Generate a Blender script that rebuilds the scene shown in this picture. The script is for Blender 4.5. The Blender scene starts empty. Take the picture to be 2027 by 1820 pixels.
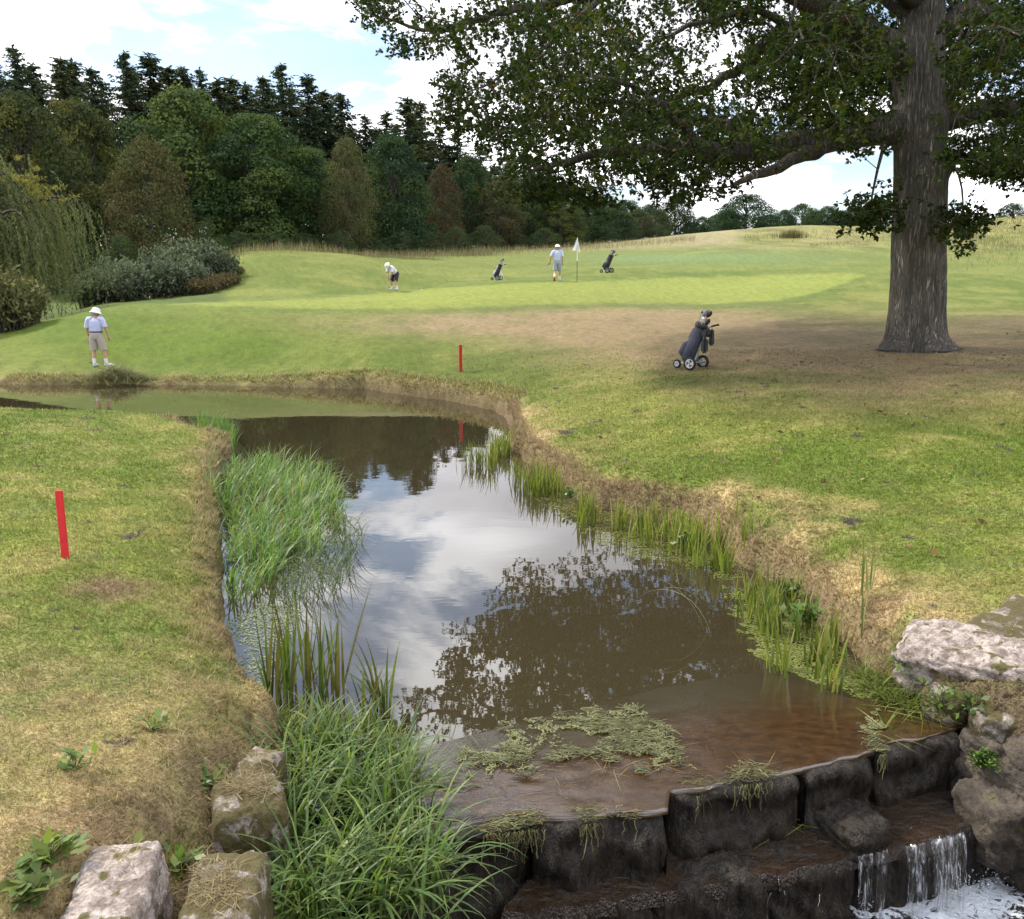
import bpy, bmesh, math, random
import numpy as np
from mathutils import Vector, Matrix
R = math.radians
rng = np.random.default_rng(7); random.seed(7)
SC = bpy.context.scene
COL = SC.collection

# ------------------------------------------------------------------ camera
F, CX, CY = 1823.0, 1013.5, 910.0        # photo measured on a 2027 x 1820 grid
PITCH, CAMZ = R(11.3), 3.1
cam = bpy.data.cameras.new('camera'); camo = bpy.data.objects.new('camera', cam); COL.objects.link(camo)
camo.location = (0, 0, CAMZ); camo.rotation_euler = (R(90) - PITCH, 0, 0)
cam.sensor_fit = 'HORIZONTAL'; cam.sensor_width = 36; cam.lens = F / 2027 * 36
cam.clip_start = .05; cam.clip_end = 9000
SC.camera = camo
SC.render.resolution_x, SC.render.resolution_y = 1024, 919
SC.cycles.use_denoising = True
SC.cycles.use_adaptive_sampling = True; SC.cycles.adaptive_threshold = .02
SC.cycles.max_bounces = 5; SC.cycles.diffuse_bounces = 2; SC.cycles.glossy_bounces = 3
SC.cycles.transmission_bounces = 4; SC.cycles.transparent_max_bounces = 8
SC.cycles.caustics_reflective = False; SC.cycles.caustics_refractive = False

# ------------------------------------------------------------------ sky, sun, exposure
SUN_AZ, SUN_EL = R(-62), R(47)            # azimuth from +Y, negative = to the left
world = bpy.data.worlds.new('World'); SC.world = world; world.use_nodes = True
nt = world.node_tree; nt.nodes.clear(); N = nt.nodes.new; L = nt.links.new
def wmath(op, a, b=None, c=None, clamp=False):
    n = N('ShaderNodeMath'); n.operation = op; n.use_clamp = clamp
    for i, v in enumerate((a, b, c)):
        if v is None: continue
        if isinstance(v, (int, float)): n.inputs[i].default_value = v
        else: L(v, n.inputs[i])
    return n.outputs[0]
sky = N('ShaderNodeTexSky'); sky.sky_type = 'NISHITA'; sky.sun_disc = False
sky.sun_elevation = SUN_EL; sky.sun_rotation = SUN_AZ
sky.altitude = 100; sky.air_density = 1.0; sky.dust_density = .6; sky.ozone_density = 2.0
tc = N('ShaderNodeTexCoord'); sep = N('ShaderNodeSeparateXYZ'); L(tc.outputs['Generated'], sep.inputs[0])
zc = wmath('MAXIMUM', sep.outputs[2], .0)
zz = wmath('ADD', zc, .22)
px = wmath('DIVIDE', sep.outputs[0], zz); py = wmath('DIVIDE', sep.outputs[1], zz)
cmb = N('ShaderNodeCombineXYZ'); L(px, cmb.inputs[0]); L(py, cmb.inputs[1])
CLOUD_OFF = (3.3, 1.58, .4)
def wnoise(scale, detail, rough, off, dist=0.0):
    mp = N('ShaderNodeMapping'); mp.inputs['Location'].default_value = off; L(cmb.outputs[0], mp.inputs[0])
    n = N('ShaderNodeTexNoise'); n.inputs['Scale'].default_value = scale; n.inputs['Detail'].default_value = detail
    n.inputs['Roughness'].default_value = rough; n.inputs['Distortion'].default_value = dist
    L(mp.outputs[0], n.inputs['Vector']); return n.outputs['Fac']
def wramp(v, a, b, lo=0.0):
    n = N('ShaderNodeMapRange'); n.interpolation_type = 'SMOOTHSTEP'
    n.inputs['From Min'].default_value = a; n.inputs['From Max'].default_value = b; n.inputs['To Min'].default_value = lo; L(v, n.inputs['Value']); return n.outputs[0]
cover = wramp(wnoise(1.7, 6, .56, CLOUD_OFF, .3), .425, .52, .10)          # where there is cloud
thick = wramp(wnoise(1.25, 3, .5, (7.3, 2.2, 0), .2), .38, .66)         # shaded, thicker parts
cl = N('ShaderNodeMix'); cl.data_type = 'RGBA'
cl.inputs['A'].default_value = (2.3, 2.3, 2.36, 1); cl.inputs['B'].default_value = (.98, .98, 1.06, 1)
L(thick, cl.inputs['Factor'])
bg1 = N('ShaderNodeBackground'); bg1.inputs['Strength'].default_value = .15; L(sky.outputs[0], bg1.inputs[0])
bg2 = N('ShaderNodeBackground'); bg2.inputs['Strength'].default_value = 1.0; L(cl.outputs['Result'], bg2.inputs[0])
mxw = N('ShaderNodeMixShader'); L(cover, mxw.inputs[0]); L(bg1.outputs[0], mxw.inputs[1]); L(bg2.outputs[0], mxw.inputs[2])
ow = N('ShaderNodeOutputWorld'); L(mxw.outputs[0], ow.inputs[0])

sun = bpy.data.lights.new('sun', 'SUN'); sun.energy = 4.4; sun.angle = R(6); sun.color = (1, .93, .80)
suno = bpy.data.objects.new('sun', sun); COL.objects.link(suno)
sdir = Vector((math.sin(SUN_AZ) * math.cos(SUN_EL), math.cos(SUN_AZ) * math.cos(SUN_EL), math.sin(SUN_EL)))
suno.rotation_euler = sdir.to_track_quat('Z', 'Y').to_euler(); suno.location = (-30, 20, 40)
vs = SC.view_settings; vs.view_transform = 'Standard'; vs.look = 'None'; vs.gamma = 1; vs.exposure = .44; vs.use_curve_mapping = False

# ------------------------------------------------------------------ helpers
cp, sp = math.cos(PITCH), math.sin(PITCH)
def ray(x, y):
    u = (x - CX) / F; v = (CY - y) / F
    return np.array([u, cp + v * sp, -sp + v * cp])
def at_z(x, y, z):
    d = ray(x, y); t = (z - CAMZ) / d[2]; return np.array([d[0] * t, d[1] * t, z])
def at_Y(x, y, Y):
    d = ray(x, y); t = Y / d[1]; return np.array([d[0] * t, Y, CAMZ + d[2] * t])
def proj(X, Y, Z):
    a = Y * cp - (Z - CAMZ) * sp; b = Y * sp + (Z - CAMZ) * cp
    a = np.where(a > .05, a, .05)
    return CX + F * X / a, CY - F * b / a

def _hash(ix, iy, s):
    h = (ix.astype(np.int64) * 374761393 + iy.astype(np.int64) * 668265263 + s * 974634777) & 0xffffffff
    h = ((h ^ (h >> 13)) * 1274126177) & 0xffffffff
    return ((h ^ (h >> 16)) & 0xffff) / 65535.0
def vnoise(x, y, s=0):
    x = np.asarray(x, float); y = np.asarray(y, float)
    ix = np.floor(x); iy = np.floor(y); fx = x - ix; fy = y - iy
    fx = fx * fx * (3 - 2 * fx); fy = fy * fy * (3 - 2 * fy)
    a = _hash(ix, iy, s); b = _hash(ix + 1, iy, s); c = _hash(ix, iy + 1, s); d = _hash(ix + 1, iy + 1, s)
    return (a + (b - a) * fx) * (1 - fy) + (c + (d - c) * fx) * fy
def fbm(x, y, s=0, o=4, g=.5):
    t = 0; a = 1; n = 0
    for k in range(o):
        t = t + a * vnoise(x * 2 ** k + 17.3 * k, y * 2 ** k + 5.1 * k, s + k); n += a; a *= g
    return t / n
def sstep(a, b, x):
    t = np.clip((np.asarray(x, float) - a) / (b - a), 0, 1); return t * t * (3 - 2 * t)
def inpoly(px, py, poly):
    px = np.asarray(px, float); py = np.asarray(py, float); r = np.zeros(px.shape, bool); n = len(poly)
    for i in range(n):
        x1, y1 = poly[i][:2]; x2, y2 = poly[(i + 1) % n][:2]
        if y1 == y2: continue
        c = ((y1 > py) != (y2 > py)) & (px < (x2 - x1) * (py - y1) / (y2 - y1) + x1); r ^= c
    return r
def polydist(px, py, poly, closed=True):
    d = np.full(np.shape(px), 1e9); n = len(poly)
    for i in range(n if closed else n - 1):
        x1, y1 = poly[i][:2]; x2, y2 = poly[(i + 1) % n][:2]
        dx, dy = x2 - x1, y2 - y1; l2 = dx * dx + dy * dy + 1e-12
        t = np.clip(((px - x1) * dx + (py - y1) * dy) / l2, 0, 1)
        d = np.minimum(d, (px - x1 - t * dx) ** 2 + (py - y1 - t * dy) ** 2)
    return np.sqrt(d)

def mesh_np(name, verts, faces, mat=None, smooth=False, cols=None, attrs=None):
    """verts (n,3), faces (m,k) with one k; cols (n,3) point colours"""
    me = bpy.data.meshes.new(name); verts = np.asarray(verts, np.float32); faces = np.asarray(faces, np.int32)
    me.vertices.add(len(verts)); me.vertices.foreach_set('co', verts.ravel())
    k = faces.shape[1]; m = len(faces)
    me.loops.add(m * k); me.loops.foreach_set('vertex_index', faces.ravel())
    me.polygons.add(m); me.polygons.foreach_set('loop_start', np.arange(0, m * k, k, dtype=np.int32))
    if cols is not None:
        a = me.color_attributes.new('col', 'FLOAT_COLOR', 'POINT'); c = np.ones((len(verts), 4), np.float32); c[:, :3] = cols
        a.data.foreach_set('color', c.ravel())
    for an, av in (attrs or {}).items():
        a = me.attributes.new(an, 'FLOAT', 'POINT'); a.data.foreach_set('value', np.asarray(av, np.float32))
    me.update(calc_edges=True); me.validate()
    if smooth: me.polygons.foreach_set('use_smooth', np.ones(m, bool))
    if mat: me.materials.append(mat)
    return me
def link(name, me, parent=None, loc=None, rz=None):
    o = bpy.data.objects.new(name, me); COL.objects.link(o)
    if parent is not None: o.parent = parent
    if loc is not None: o.location = tuple(float(q) for q in loc)
    if rz is not None: o.rotation_euler = (0, 0, rz)
    return o
def tag(o, label=None, cat=None, group=None, kind=None):
    if label: o['label'] = label
    if cat: o['category'] = cat
    if group: o['group'] = group
    if kind: o['kind'] = kind
    return o
def empty(name, loc, rz=0.0):
    return link(name, None, None, loc, rz)

# ---- materials
MATS = {}
def newmat(name):
    m = bpy.data.materials.new(name); m.use_nodes = True; t = m.node_tree; t.nodes.clear(); MATS[name] = m
    return m, t, t.nodes.new, t.links.new
def simple(name, col, rough=.6, noise=0.0, nscale=30, metallic=0.0, spec=.5, bump=0.0, coat=0.0, sheen=0.0):
    m, t, N, L = newmat(name); b = N('ShaderNodeBsdfPrincipled'); o = N('ShaderNodeOutputMaterial'); L(b.outputs[0], o.inputs[0])
    b.inputs['Base Color'].default_value = (*col, 1); b.inputs['Roughness'].default_value = rough
    b.inputs['Metallic'].default_value = metallic; b.inputs['Specular IOR Level'].default_value = spec
    b.inputs['Coat Weight'].default_value = coat
    if noise or bump:
        tc = N('ShaderNodeTexCoord'); n = N('ShaderNodeTexNoise'); n.inputs['Scale'].default_value = nscale; n.inputs['Detail'].default_value = 5
        L(tc.outputs['Object'], n.inputs['Vector'])
        if noise:
            mr = N('ShaderNodeMapRange'); mr.inputs['To Min'].default_value = 1 - noise; mr.inputs['To Max'].default_value = 1 + noise
            L(n.outputs['Fac'], mr.inputs['Value'])
            mx = N('ShaderNodeMix'); mx.data_type = 'RGBA'; mx.blend_type = 'MULTIPLY'; mx.inputs['Factor'].default_value = 1
            mx.inputs['A'].default_value = (*col, 1); L(mr.outputs[0], mx.inputs['B']); L(mx.outputs['Result'], b.inputs['Base Color'])
        if bump:
            bp = N('ShaderNodeBump'); bp.inputs['Strength'].default_value = bump; bp.inputs['Distance'].default_value = .02
            L(n.outputs['Fac'], bp.inputs['Height']); L(bp.outputs[0], b.inputs['Normal'])
    return m
def leafmat(name, trans=.35, gloss=.3, mul=(1, 1, 1), tcol=(1.2, 1.3, .6), rough=.45):
    """foliage: colour from the 'col' attribute, part of the light passes through"""
    m, t, N, L = newmat(name); o = N('ShaderNodeOutputMaterial')
    a = N('ShaderNodeAttribute'); a.attribute_name = 'col'
    oi = N('ShaderNodeObjectInfo')
    mr = N('ShaderNodeMapRange'); mr.inputs['To Min'].default_value = .86; mr.inputs['To Max'].default_value = 1.14; L(oi.outputs['Random'], mr.inputs['Value'])
    m1 = N('ShaderNodeMix'); m1.data_type = 'RGBA'; m1.blend_type = 'MULTIPLY'; m1.inputs['Factor'].default_value = 1
    L(a.outputs['Color'], m1.inputs['A']); L(mr.outputs[0], m1.inputs['B'])
    m2 = N('ShaderNodeMix'); m2.data_type = 'RGBA'; m2.blend_type = 'MULTIPLY'; m2.inputs['Factor'].default_value = 1
    L(m1.outputs['Result'], m2.inputs['A']); L(oi.outputs['Color'], m2.inputs['B'])
    b = N('ShaderNodeBsdfPrincipled'); L(m2.outputs['Result'], b.inputs['Base Color']); b.inputs['Roughness'].default_value = rough
    b.inputs['Specular IOR Level'].default_value = gloss
    m3 = N('ShaderNodeMix'); m3.data_type = 'RGBA'; m3.blend_type = 'MULTIPLY'; m3.inputs['Factor'].default_value = 1
    L(m2.outputs['Result'], m3.inputs['A']); m3.inputs['B'].default_value = (*tcol, 1)
    tr = N('ShaderNodeBsdfTranslucent'); L(m3.outputs['Result'], tr.inputs[0])
    mx = N('ShaderNodeMixShader'); mx.inputs[0].default_value = trans; L(b.outputs[0], mx.inputs[1]); L(tr.outputs[0], mx.inputs[2])
    L(mx.outputs[0], o.inputs[0]); return m

# ------------------------------------------------------------------ the lie of the land
# height samples read off the photograph: a point seen at (x, y) lying at depth Y (form D) or height z (form Z)
CTRL_Z = [(-400,806,.5),(0,806,.5),(200,811,.45),(340,824,.42),(425,858,.40),(385,980,.42),(400,1100,.42),(420,1300,.42),(130,1107,.55),
 (-300,1000,.65),(0,1000,.6),(0,1300,.6),(250,1400,.5),(0,1700,.55),(450,1500,.42),(300,1750,.45),(-400,1500,.65),(-500,1820,.6),(480,1700,.38),
 (-400,733,.32),(0,736,.30),(250,730,.33),(500,735,.33),(700,745,.36),(850,765,.38),(960,788,.40),(911,738,.56),
 (1010,833,.4),(1060,905,.42),(1180,970,.42),(1330,1005,.44),(1450,1045,.44),(1560,1120,.44),(1700,1190,.44),(1900,1180,.5),(2000,1300,.42),(2300,1300,.5),
 (1400,850,.74),(1150,800,.58),(1800,860,.92),(2100,900,.88),(2100,1100,.62),(1700,1000,.60),(2400,1000,.9),(2300,1700,.5),
 (1200,1400,.4),(1000,1800,.4),(800,1250,.4),(650,850,.38)]
CTRL_D = [(-400,675,30),(0,675,31),(200,617,33),(200,668,30),(450,606,33.5),(470,660,30),(700,614,33),(950,611,33.5),(980,662,29),(1200,604,34),(1450,605,34),(1420,655,27),
 (1372,735,20),(1810,690,22),(1600,600,33),(1640,640,27),
 (-400,640,40),(100,640,42),(200,602,46),(-400,600,60),(0,590,60),(300,590,55),(340,530,75),(100,545,80),
 (450,598,42),(700,583,45),(790,576,50),(950,563,47),(1110,556.5,46.5),(1200,552,49),(1450,547,50),(1600,541,50),(1720,541,46),
 (985,556,53),(1200,541,51.5),
 (460,509,58),(600,507,60),(700,505,62),(740,512,66),(850,512,72),(950,505,78),(1200,496,84),
 (450,560,50),(700,548,52),(950,530,62),(480,500,72),(620,500,80),
 (1450,506,62),(1340,500,78),(1450,472,100),(1340,470,150),(900,498,110),(600,495,120),
 (1300,528,57),(1560,490,70),(1600,447,118),(1520,462,108),(1700,508,62),(1700,455,112),(1760,448,120),(1650,480,88),
 (1900,610,32),(2027,650,25),(2000,600,33),(1850,570,40),(2000,532,52),(1900,510,60),(2000,470,75),(1900,470,78),(2027,430,92),(2300,420,100),(1920,440,95),(2300,560,45),(2400,700,22)]
_pts = np.array([at_z(*c) for c in CTRL_Z] + [at_Y(*c) for c in CTRL_D])
_far = [(math.sin(R(a)) * r, math.cos(R(a)) * r, z) for a in (-60, -40, -20, 0, 20, 40, 60) for r, z in ((300, 8.5), (170, 7.0 if a < 5 else 10.0))]
_pts = np.vstack([_pts, np.array(_far)])
def _warp(X, Y):
    r = np.clip(np.hypot(X, Y), 2.2, 320); th = np.clip(np.arctan2(X, Y), -1.05, 1.05)
    return th * 3.2, np.log(r) * 1.6
_cu, _cv = _warp(_pts[:, 0], _pts[:, 1])
def _phi(d2): return np.where(d2 > 1e-12, d2 * np.log(np.maximum(d2, 1e-12)), 0)
_A = _phi((_cu[:, None] - _cu) ** 2 + (_cv[:, None] - _cv) ** 2) + np.eye(len(_cu)) * .004
_P = np.stack([np.ones_like(_cu), _cu, _cv], 1)
_M = np.block([[_A, _P], [_P.T, np.zeros((3, 3))]])
_W = np.linalg.solve(_M, np.concatenate([_pts[:, 2], np.zeros(3)]))
def land(X, Y):
    u, v = _warp(X, Y); z = _W[-3] + _W[-2] * u + _W[-1] * v
    for i in range(len(_cu)): z = z + _W[i] * _phi((u - _cu[i]) ** 2 + (v - _cv[i]) ** 2)
    return z

# ---- waterline of the pond and stream (z = 0), then the channel below the weir
RIGHT_P = [(-900,748),(-300,757),(0,763),(300,763),(600,768),(722,770),(793,783),(880,794),(939,805),(978,815),(1000,828),(1004,855),(1014,892),(1044,925),
 (1080,945),(1112,972),(1170,1004),(1240,1020),(1320,1035),(1390,1060),(1435,1085),(1455,1112),(1505,1138),(1555,1168),(1598,1212),(1650,1262),(1705,1315),(1790,1372),(1905,1442)]
LEFT_P = [(548,1560),(560,1445),(505,1412),(468,1378),(448,1310),(453,1240),(450,1180),(440,1120),(440,1050),(440,990),(445,940),(458,893),(440,884),(340,860),(200,849),(0,846),(-900,842)]
WEIR_R = at_z(1905, 1442, 0)[:2]; WEIR_L = at_z(548, 1560, 0)[:2]
SHORE_R = [tuple(at_z(x, y, 0)[:2]) for x, y in RIGHT_P]; SHORE_L = [tuple(at_z(x, y, 0)[:2]) for x, y in LEFT_P]
CHAN_R = [(WEIR_R[0] + .25, 5.4), (3.6, 4.6), (3.7, 2.0), (3.7, -8)]
CHAN_L = [(-1.9, -8), (-1.6, 2.5), (-1.42, 4.4)]
WATER = SHORE_R + CHAN_R + CHAN_L + SHORE_L
def shore(X, Y):
    """signed distance to the waterline, positive on land, with a ragged edge"""
    d = polydist(X, Y, WATER); ins = inpoly(X, Y, WATER)
    s = np.where(ins, -d, d)
    return s + (fbm(X * 2.2, Y * 2.2, 3, 3) - .5) * .22 + (fbm(X * .5, Y * .5, 9, 2) - .5) * .15
def height(X, Y):
    X = np.asarray(X, float); Y = np.asarray(Y, float)
    z = land(X, Y); s = shore(X, Y); r = np.hypot(X, Y)
    z = z + (fbm(X * .9, Y * .9, 21, 3) - .5) * .05 * np.clip(r / 10, .3, 2) + (fbm(X * 4, Y * 4, 31, 3) - .5) * .022
    w = np.clip(1 - np.abs(s - .1) / .5, 0, 1)
    prof = .84 * sstep(-.10, .12, s) + .16 * sstep(.05, .6, s)
    bed = np.where(Y < 5.6, -1.5, -.45)
    lump = ((fbm(X * 4, Y * 4, 77, 4) - .5) * .26 + (fbm(X * 12, Y * 12, 78, 2) - .5) * .07) * w
    return bed + (z - bed) * prof + lump * sstep(-.1, .1, s)
def hz(X, Y): return float(height(np.array([float(X)]), np.array([float(Y)]))[0])
def ground_at(x, y, y0=3.0, y1=260):
    """where the sight line through (x, y) meets the land"""
    ys = np.exp(np.linspace(math.log(y0), math.log(y1), 900)); d = ray(x, y)
    X = d[0] * ys / d[1]; Z = CAMZ + d[2] * ys / d[1]; h = height(X, ys)
    i = np.argmax(h >= Z); return np.array([X[i], ys[i], h[i]])

# ---- colours of the turf (base colours, with shade painted in on the right bank below the slab)
GREEN_P = [(300,604),(450,597),(620,591),(700,584),(760,578),(860,569),(1000,560),(1140,555.5),(1400,547),(1600,541),(1730,540),(1690,556),(1650,572),(1590,590),(1500,600),(1400,604),(1300,603),(1200,601),(1100,604),(1000,609),(900,613),(760,615),(620,613),(450,608)]
def turf(X, Y, Z, s):
    x, y = proj(X, Y, Z); r = np.hypot(X, Y)
    n1 = fbm(X * .35, Y * .35, 41, 4); n2 = fbm(X * 1.6, Y * 1.6, 51, 4); n3 = fbm(X * 7, Y * 7, 61, 3); n4 = fbm(X * .12 + 4, Y * .12, 71, 3)
    lush = np.array([.088, .124, .019]); fresh = np.array([.165, .180, .042]); straw = np.array([.35, .262, .135]); brown = np.array([.25, .185, .105]); earth = np.array([.125, .082, .052])
    pale = np.array([.182, .212, .042]); deep = np.array([.075, .120, .022])
    def mixc(c, d, w): return c * (1 - w[..., None]) + d * w[..., None]
    def blob(bx, by, rx, ry): return np.exp(-(((x - bx) / rx) ** 2 + ((y - by) / ry) ** 2))
    c = mixc(np.broadcast_to(lush, X.shape + (3,)).copy(), fresh, sstep(.35, .65, .6 * n1 + .4 * n2))
    far = sstep(40, 75, r)
    c = mixc(c, np.array([.128, .152, .036]), far * .8)
    c = mixc(c, np.array([.082, .125, .012]) * (.75 + .5 * fbm(X * .8, Y * 3.0, 37, 3))[..., None], np.clip(blob(330, 665, 420, 60) * (Y > 24) * (Y < 36) * 1.2, 0, 1) * .9)
    near = Y > 2
    # left promontory: yellower towards the stream, straw and bare patches near the camera
    left = (s > -.3) & (x < 620) & (y > 795) & near
    dry = .60 * sstep(1150, 1500, y) * left + .30 * sstep(.8, .1, s) * left
    # right bank: straw along the water
    rgt = (x > 980) & (y > 800) & near
    dry = dry + .8 * sstep(.45, .1, s) * rgt + .5 * sstep(1.1, .3, s) * rgt * sstep(.45, .6, n2)
    dry = dry + .75 * sstep(1120, 1200, y) * (x > 1480) + .4 * blob(1600, 1010, 160, 14) + .35 * blob(1100, 900, 110, 60)
    # worn, brown turf under the oak and along the slope below the green
    dust = 1.0 * blob(1500, 690, 330, 55) + .95 * blob(1900, 700, 260, 60) + 1.15 * blob(1060, 642, 360, 26) + .5 * blob(1800, 780, 300, 40) + .5 * blob(2027, 640, 120, 18) + 1.0 * blob(1300, 660, 220, 45)
    dust = np.clip(dust * (r > 13), 0, 1)
    # far bank rim
    rim = sstep(.55, .12, s) * (s > -.5) * (y < 900)
    n5 = fbm(X * 1.1 + 9, Y * 1.1, 57, 4); n6 = fbm(X * 3.1 + 2, Y * 3.1, 59, 4); d = np.clip(dry * (2.6 * n5 - .45) + .45 * (n3 - .5) * (dry > .1) + 1.5 * (n6 - .5) * np.clip(dry, 0, .6) + .25 * sstep(.56, .75, n2) * (r < 22), 0, 1)
    c = mixc(c, straw, d * .85)
    c = mixc(c, np.array([.20, .135, .085]), np.clip(sstep(.54, .66, fbm(X * 1.9 + 31, Y * 1.9, 63, 4)) * np.clip(dry, 0, .8), 0, 1) * .8)
    c = mixc(c, np.array([.125, .155, .042]), np.clip(sstep(.58, .68, fbm(X * 2.3 + 11, Y * 2.3, 67, 4)) * (r < 12), 0, 1) * .55)
    c = mixc(c, brown, np.clip(dust * (.45 + 1.0 * n2), 0, .93))
    c = mixc(c, straw * .92, rim * (.35 + .6 * n2))
    bare = np.clip(blob(215, 1165, 105, 32) * 1.7 - .55 + (n3 - .5) * .9, 0, 1) * left
    c = mixc(c, earth * 1.15, bare * .9)
    # bank face: earth with dead stems
    face = sstep(.30, .02, s) * (s > -1.5)
    c = mixc(c, np.array([.115, .082, .046]), face * (.55 + .5 * (n3)))
    rb = sstep(1740, 1800, x) * sstep(1330, 1365, y) * near  # soil below the pale slab: its shade is painted in as darker earth
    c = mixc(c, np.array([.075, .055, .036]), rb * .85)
    th = left * sstep(1380, 1480, y) * sstep(.9, .2, s + (n3 - .5) * .6)
    c = mixc(c, np.array([.15, .11, .065]), np.clip(th * .8, 0, 1))
    # fairways, rough hillside
    g = inpoly(x, y + (n2 - .5) * 3, GREEN_P) & (Y > 29) & (Y < 56)
    col = polydist(x, y, GREEN_P); gw = np.where(g, sstep(0, 5, col + (n2 - .5) * 5), 0); c = mixc(c, pale * (.93 + .14 * n1[..., None]), gw)
    ring = (~g) & (col < 9) & (Y > 28) & (Y < 58)
    c = np.where(ring[..., None], c * .6 + deep * .4, c)
    rough = sstep(56, 62, Y) * (x > 1330)
    rw = (sstep(.42, .58, n2 * .5 + .5 * fbm(X * .25, Y * .25, 91, 3)) * sstep(1830, 1900, x) * .75 + blob(1590, 465, 160, 16) * .7 + sstep(470, 455, y) * .4 + blob(1680, 480, 120, 14) * .6 + blob(1500, 490, 90, 10) * .55) * rough
    c = mixc(c, np.array([.20, .185, .070]), np.clip(rw, 0, 1))
    c = c * (1 + ((fbm(X * .7, Y * .22, 97, 4) - .5) * 1.1 * sstep(58, 70, Y) * (x > 1330)))[..., None]
    c = mixc(c, np.array([.27, .225, .13]), np.clip(sstep(78, 95, Y) * sstep(1490, 1440, x) * .75 * (.4 + n2), 0, 1))
    c = mixc(c, np.array([.125, .175, .062]), np.clip((blob(1480, 512, 190, 14) + blob(1250, 512, 120, 9)) * (Y > 50) * .8, 0, 1))
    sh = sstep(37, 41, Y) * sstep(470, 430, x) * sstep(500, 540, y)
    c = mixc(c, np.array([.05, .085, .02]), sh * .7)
    # fine mottling: clippings, worm casts
    c = c * (.84 + .32 * n3[..., None]) * (.93 + .14 * fbm(X * 19, Y * 19, 81, 2)[..., None])
    c = c * (1 + .20 * sstep(26, 11, r))[..., None]
    cast = (vnoise(X * 3.1, Y * 3.1, 101) > .90) & (n3 > .56) & (r < 24) & (s > .6)
    c = np.where(cast[..., None], np.array([.085, .070, .055]), c)
    return np.clip(c, .005, .6)

def build_ground():
    th = np.concatenate([np.linspace(-180, -62, 30)[:-1], np.linspace(-62, -36, 50)[:-1], np.linspace(-36, 36, 420), np.linspace(36, 62, 50)[1:], np.linspace(62, 180, 30)[1:]])
    r = np.concatenate([np.exp(np.linspace(math.log(1.0), math.log(34), 440)), np.exp(np.linspace(math.log(34), math.log(420), 150))[1:], np.array([600, 900, 1500, 2600, 4500])])
    T, Rr = np.meshgrid(R(1) * th, r); X = Rr * np.sin(T); Y = Rr * np.cos(T)
    Xf, Yf = X.ravel(), Y.ravel()
    Z = height(Xf, Yf)
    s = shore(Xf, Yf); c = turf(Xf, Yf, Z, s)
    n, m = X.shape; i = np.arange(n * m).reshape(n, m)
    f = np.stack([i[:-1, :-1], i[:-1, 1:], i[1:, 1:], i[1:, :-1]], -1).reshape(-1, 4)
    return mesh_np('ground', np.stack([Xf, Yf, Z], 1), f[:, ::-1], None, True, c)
def ground_mat():
    m, t, N, L = newmat('turf'); o = N('ShaderNodeOutputMaterial'); b = N('ShaderNodeBsdfPrincipled'); L(b.outputs[0], o.inputs[0])
    a = N('ShaderNodeAttribute'); a.attribute_name = 'col'; g = N('ShaderNodeNewGeometry')
    n = N('ShaderNodeTexNoise'); n.inputs['Scale'].default_value = 26; n.inputs['Detail'].default_value = 2.5; n.inputs['Roughness'].default_value = .7; L(g.outputs['Position'], n.inputs['Vector'])
    n2 = N('ShaderNodeTexNoise'); n2.inputs['Scale'].default_value = 4.5; n2.inputs['Detail'].default_value = 3; n2.inputs['Roughness'].default_value = .7; L(g.outputs['Position'], n2.inputs['Vector'])
    mr = N('ShaderNodeMapRange'); mr.inputs['From Min'].default_value = .25; mr.inputs['From Max'].default_value = .75
    mr.inputs['To Min'].default_value = .6; mr.inputs['To Max'].default_value = 1.4; L(n.outputs['Fac'], mr.inputs['Value'])
    mr2 = N('ShaderNodeMapRange'); mr2.inputs['From Min'].default_value = .3; mr2.inputs['From Max'].default_value = .7
    mr2.inputs['To Min'].default_value = .82; mr2.inputs['To Max'].default_value = 1.18; L(n2.outputs['Fac'], mr2.inputs['Value'])
    k = N('ShaderNodeMath'); k.operation = 'MULTIPLY'; L(mr.outputs[0], k.inputs[0]); L(mr2.outputs[0], k.inputs[1])
    mx = N('ShaderNodeMix'); mx.data_type = 'RGBA'; mx.blend_type = 'MULTIPLY'; mx.inputs['Factor'].default_value = 1
    L(a.outputs['Color'], mx.inputs['A']); L(k.outputs[0], mx.inputs['B']); L(mx.outputs['Result'], b.inputs['Base Color'])
    b.inputs['Roughness'].default_value = .85; b.inputs['Specular IOR Level'].default_value = .15
    ad = N('ShaderNodeMath'); ad.operation = 'ADD'; L(n.outputs['Fac'], ad.inputs[0]); L(n2.outputs['Fac'], ad.inputs[1])
    bp = N('ShaderNodeBump'); bp.inputs['Strength'].default_value = .75; bp.inputs['Distance'].default_value = .05; L(ad.outputs[0], bp.inputs['Height']); L(bp.outputs[0], b.inputs['Normal'])
    return m
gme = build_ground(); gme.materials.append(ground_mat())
ground = tag(link('ground', gme), 'mown golf course turf with earth banks along the stream', kind='structure')

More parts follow.
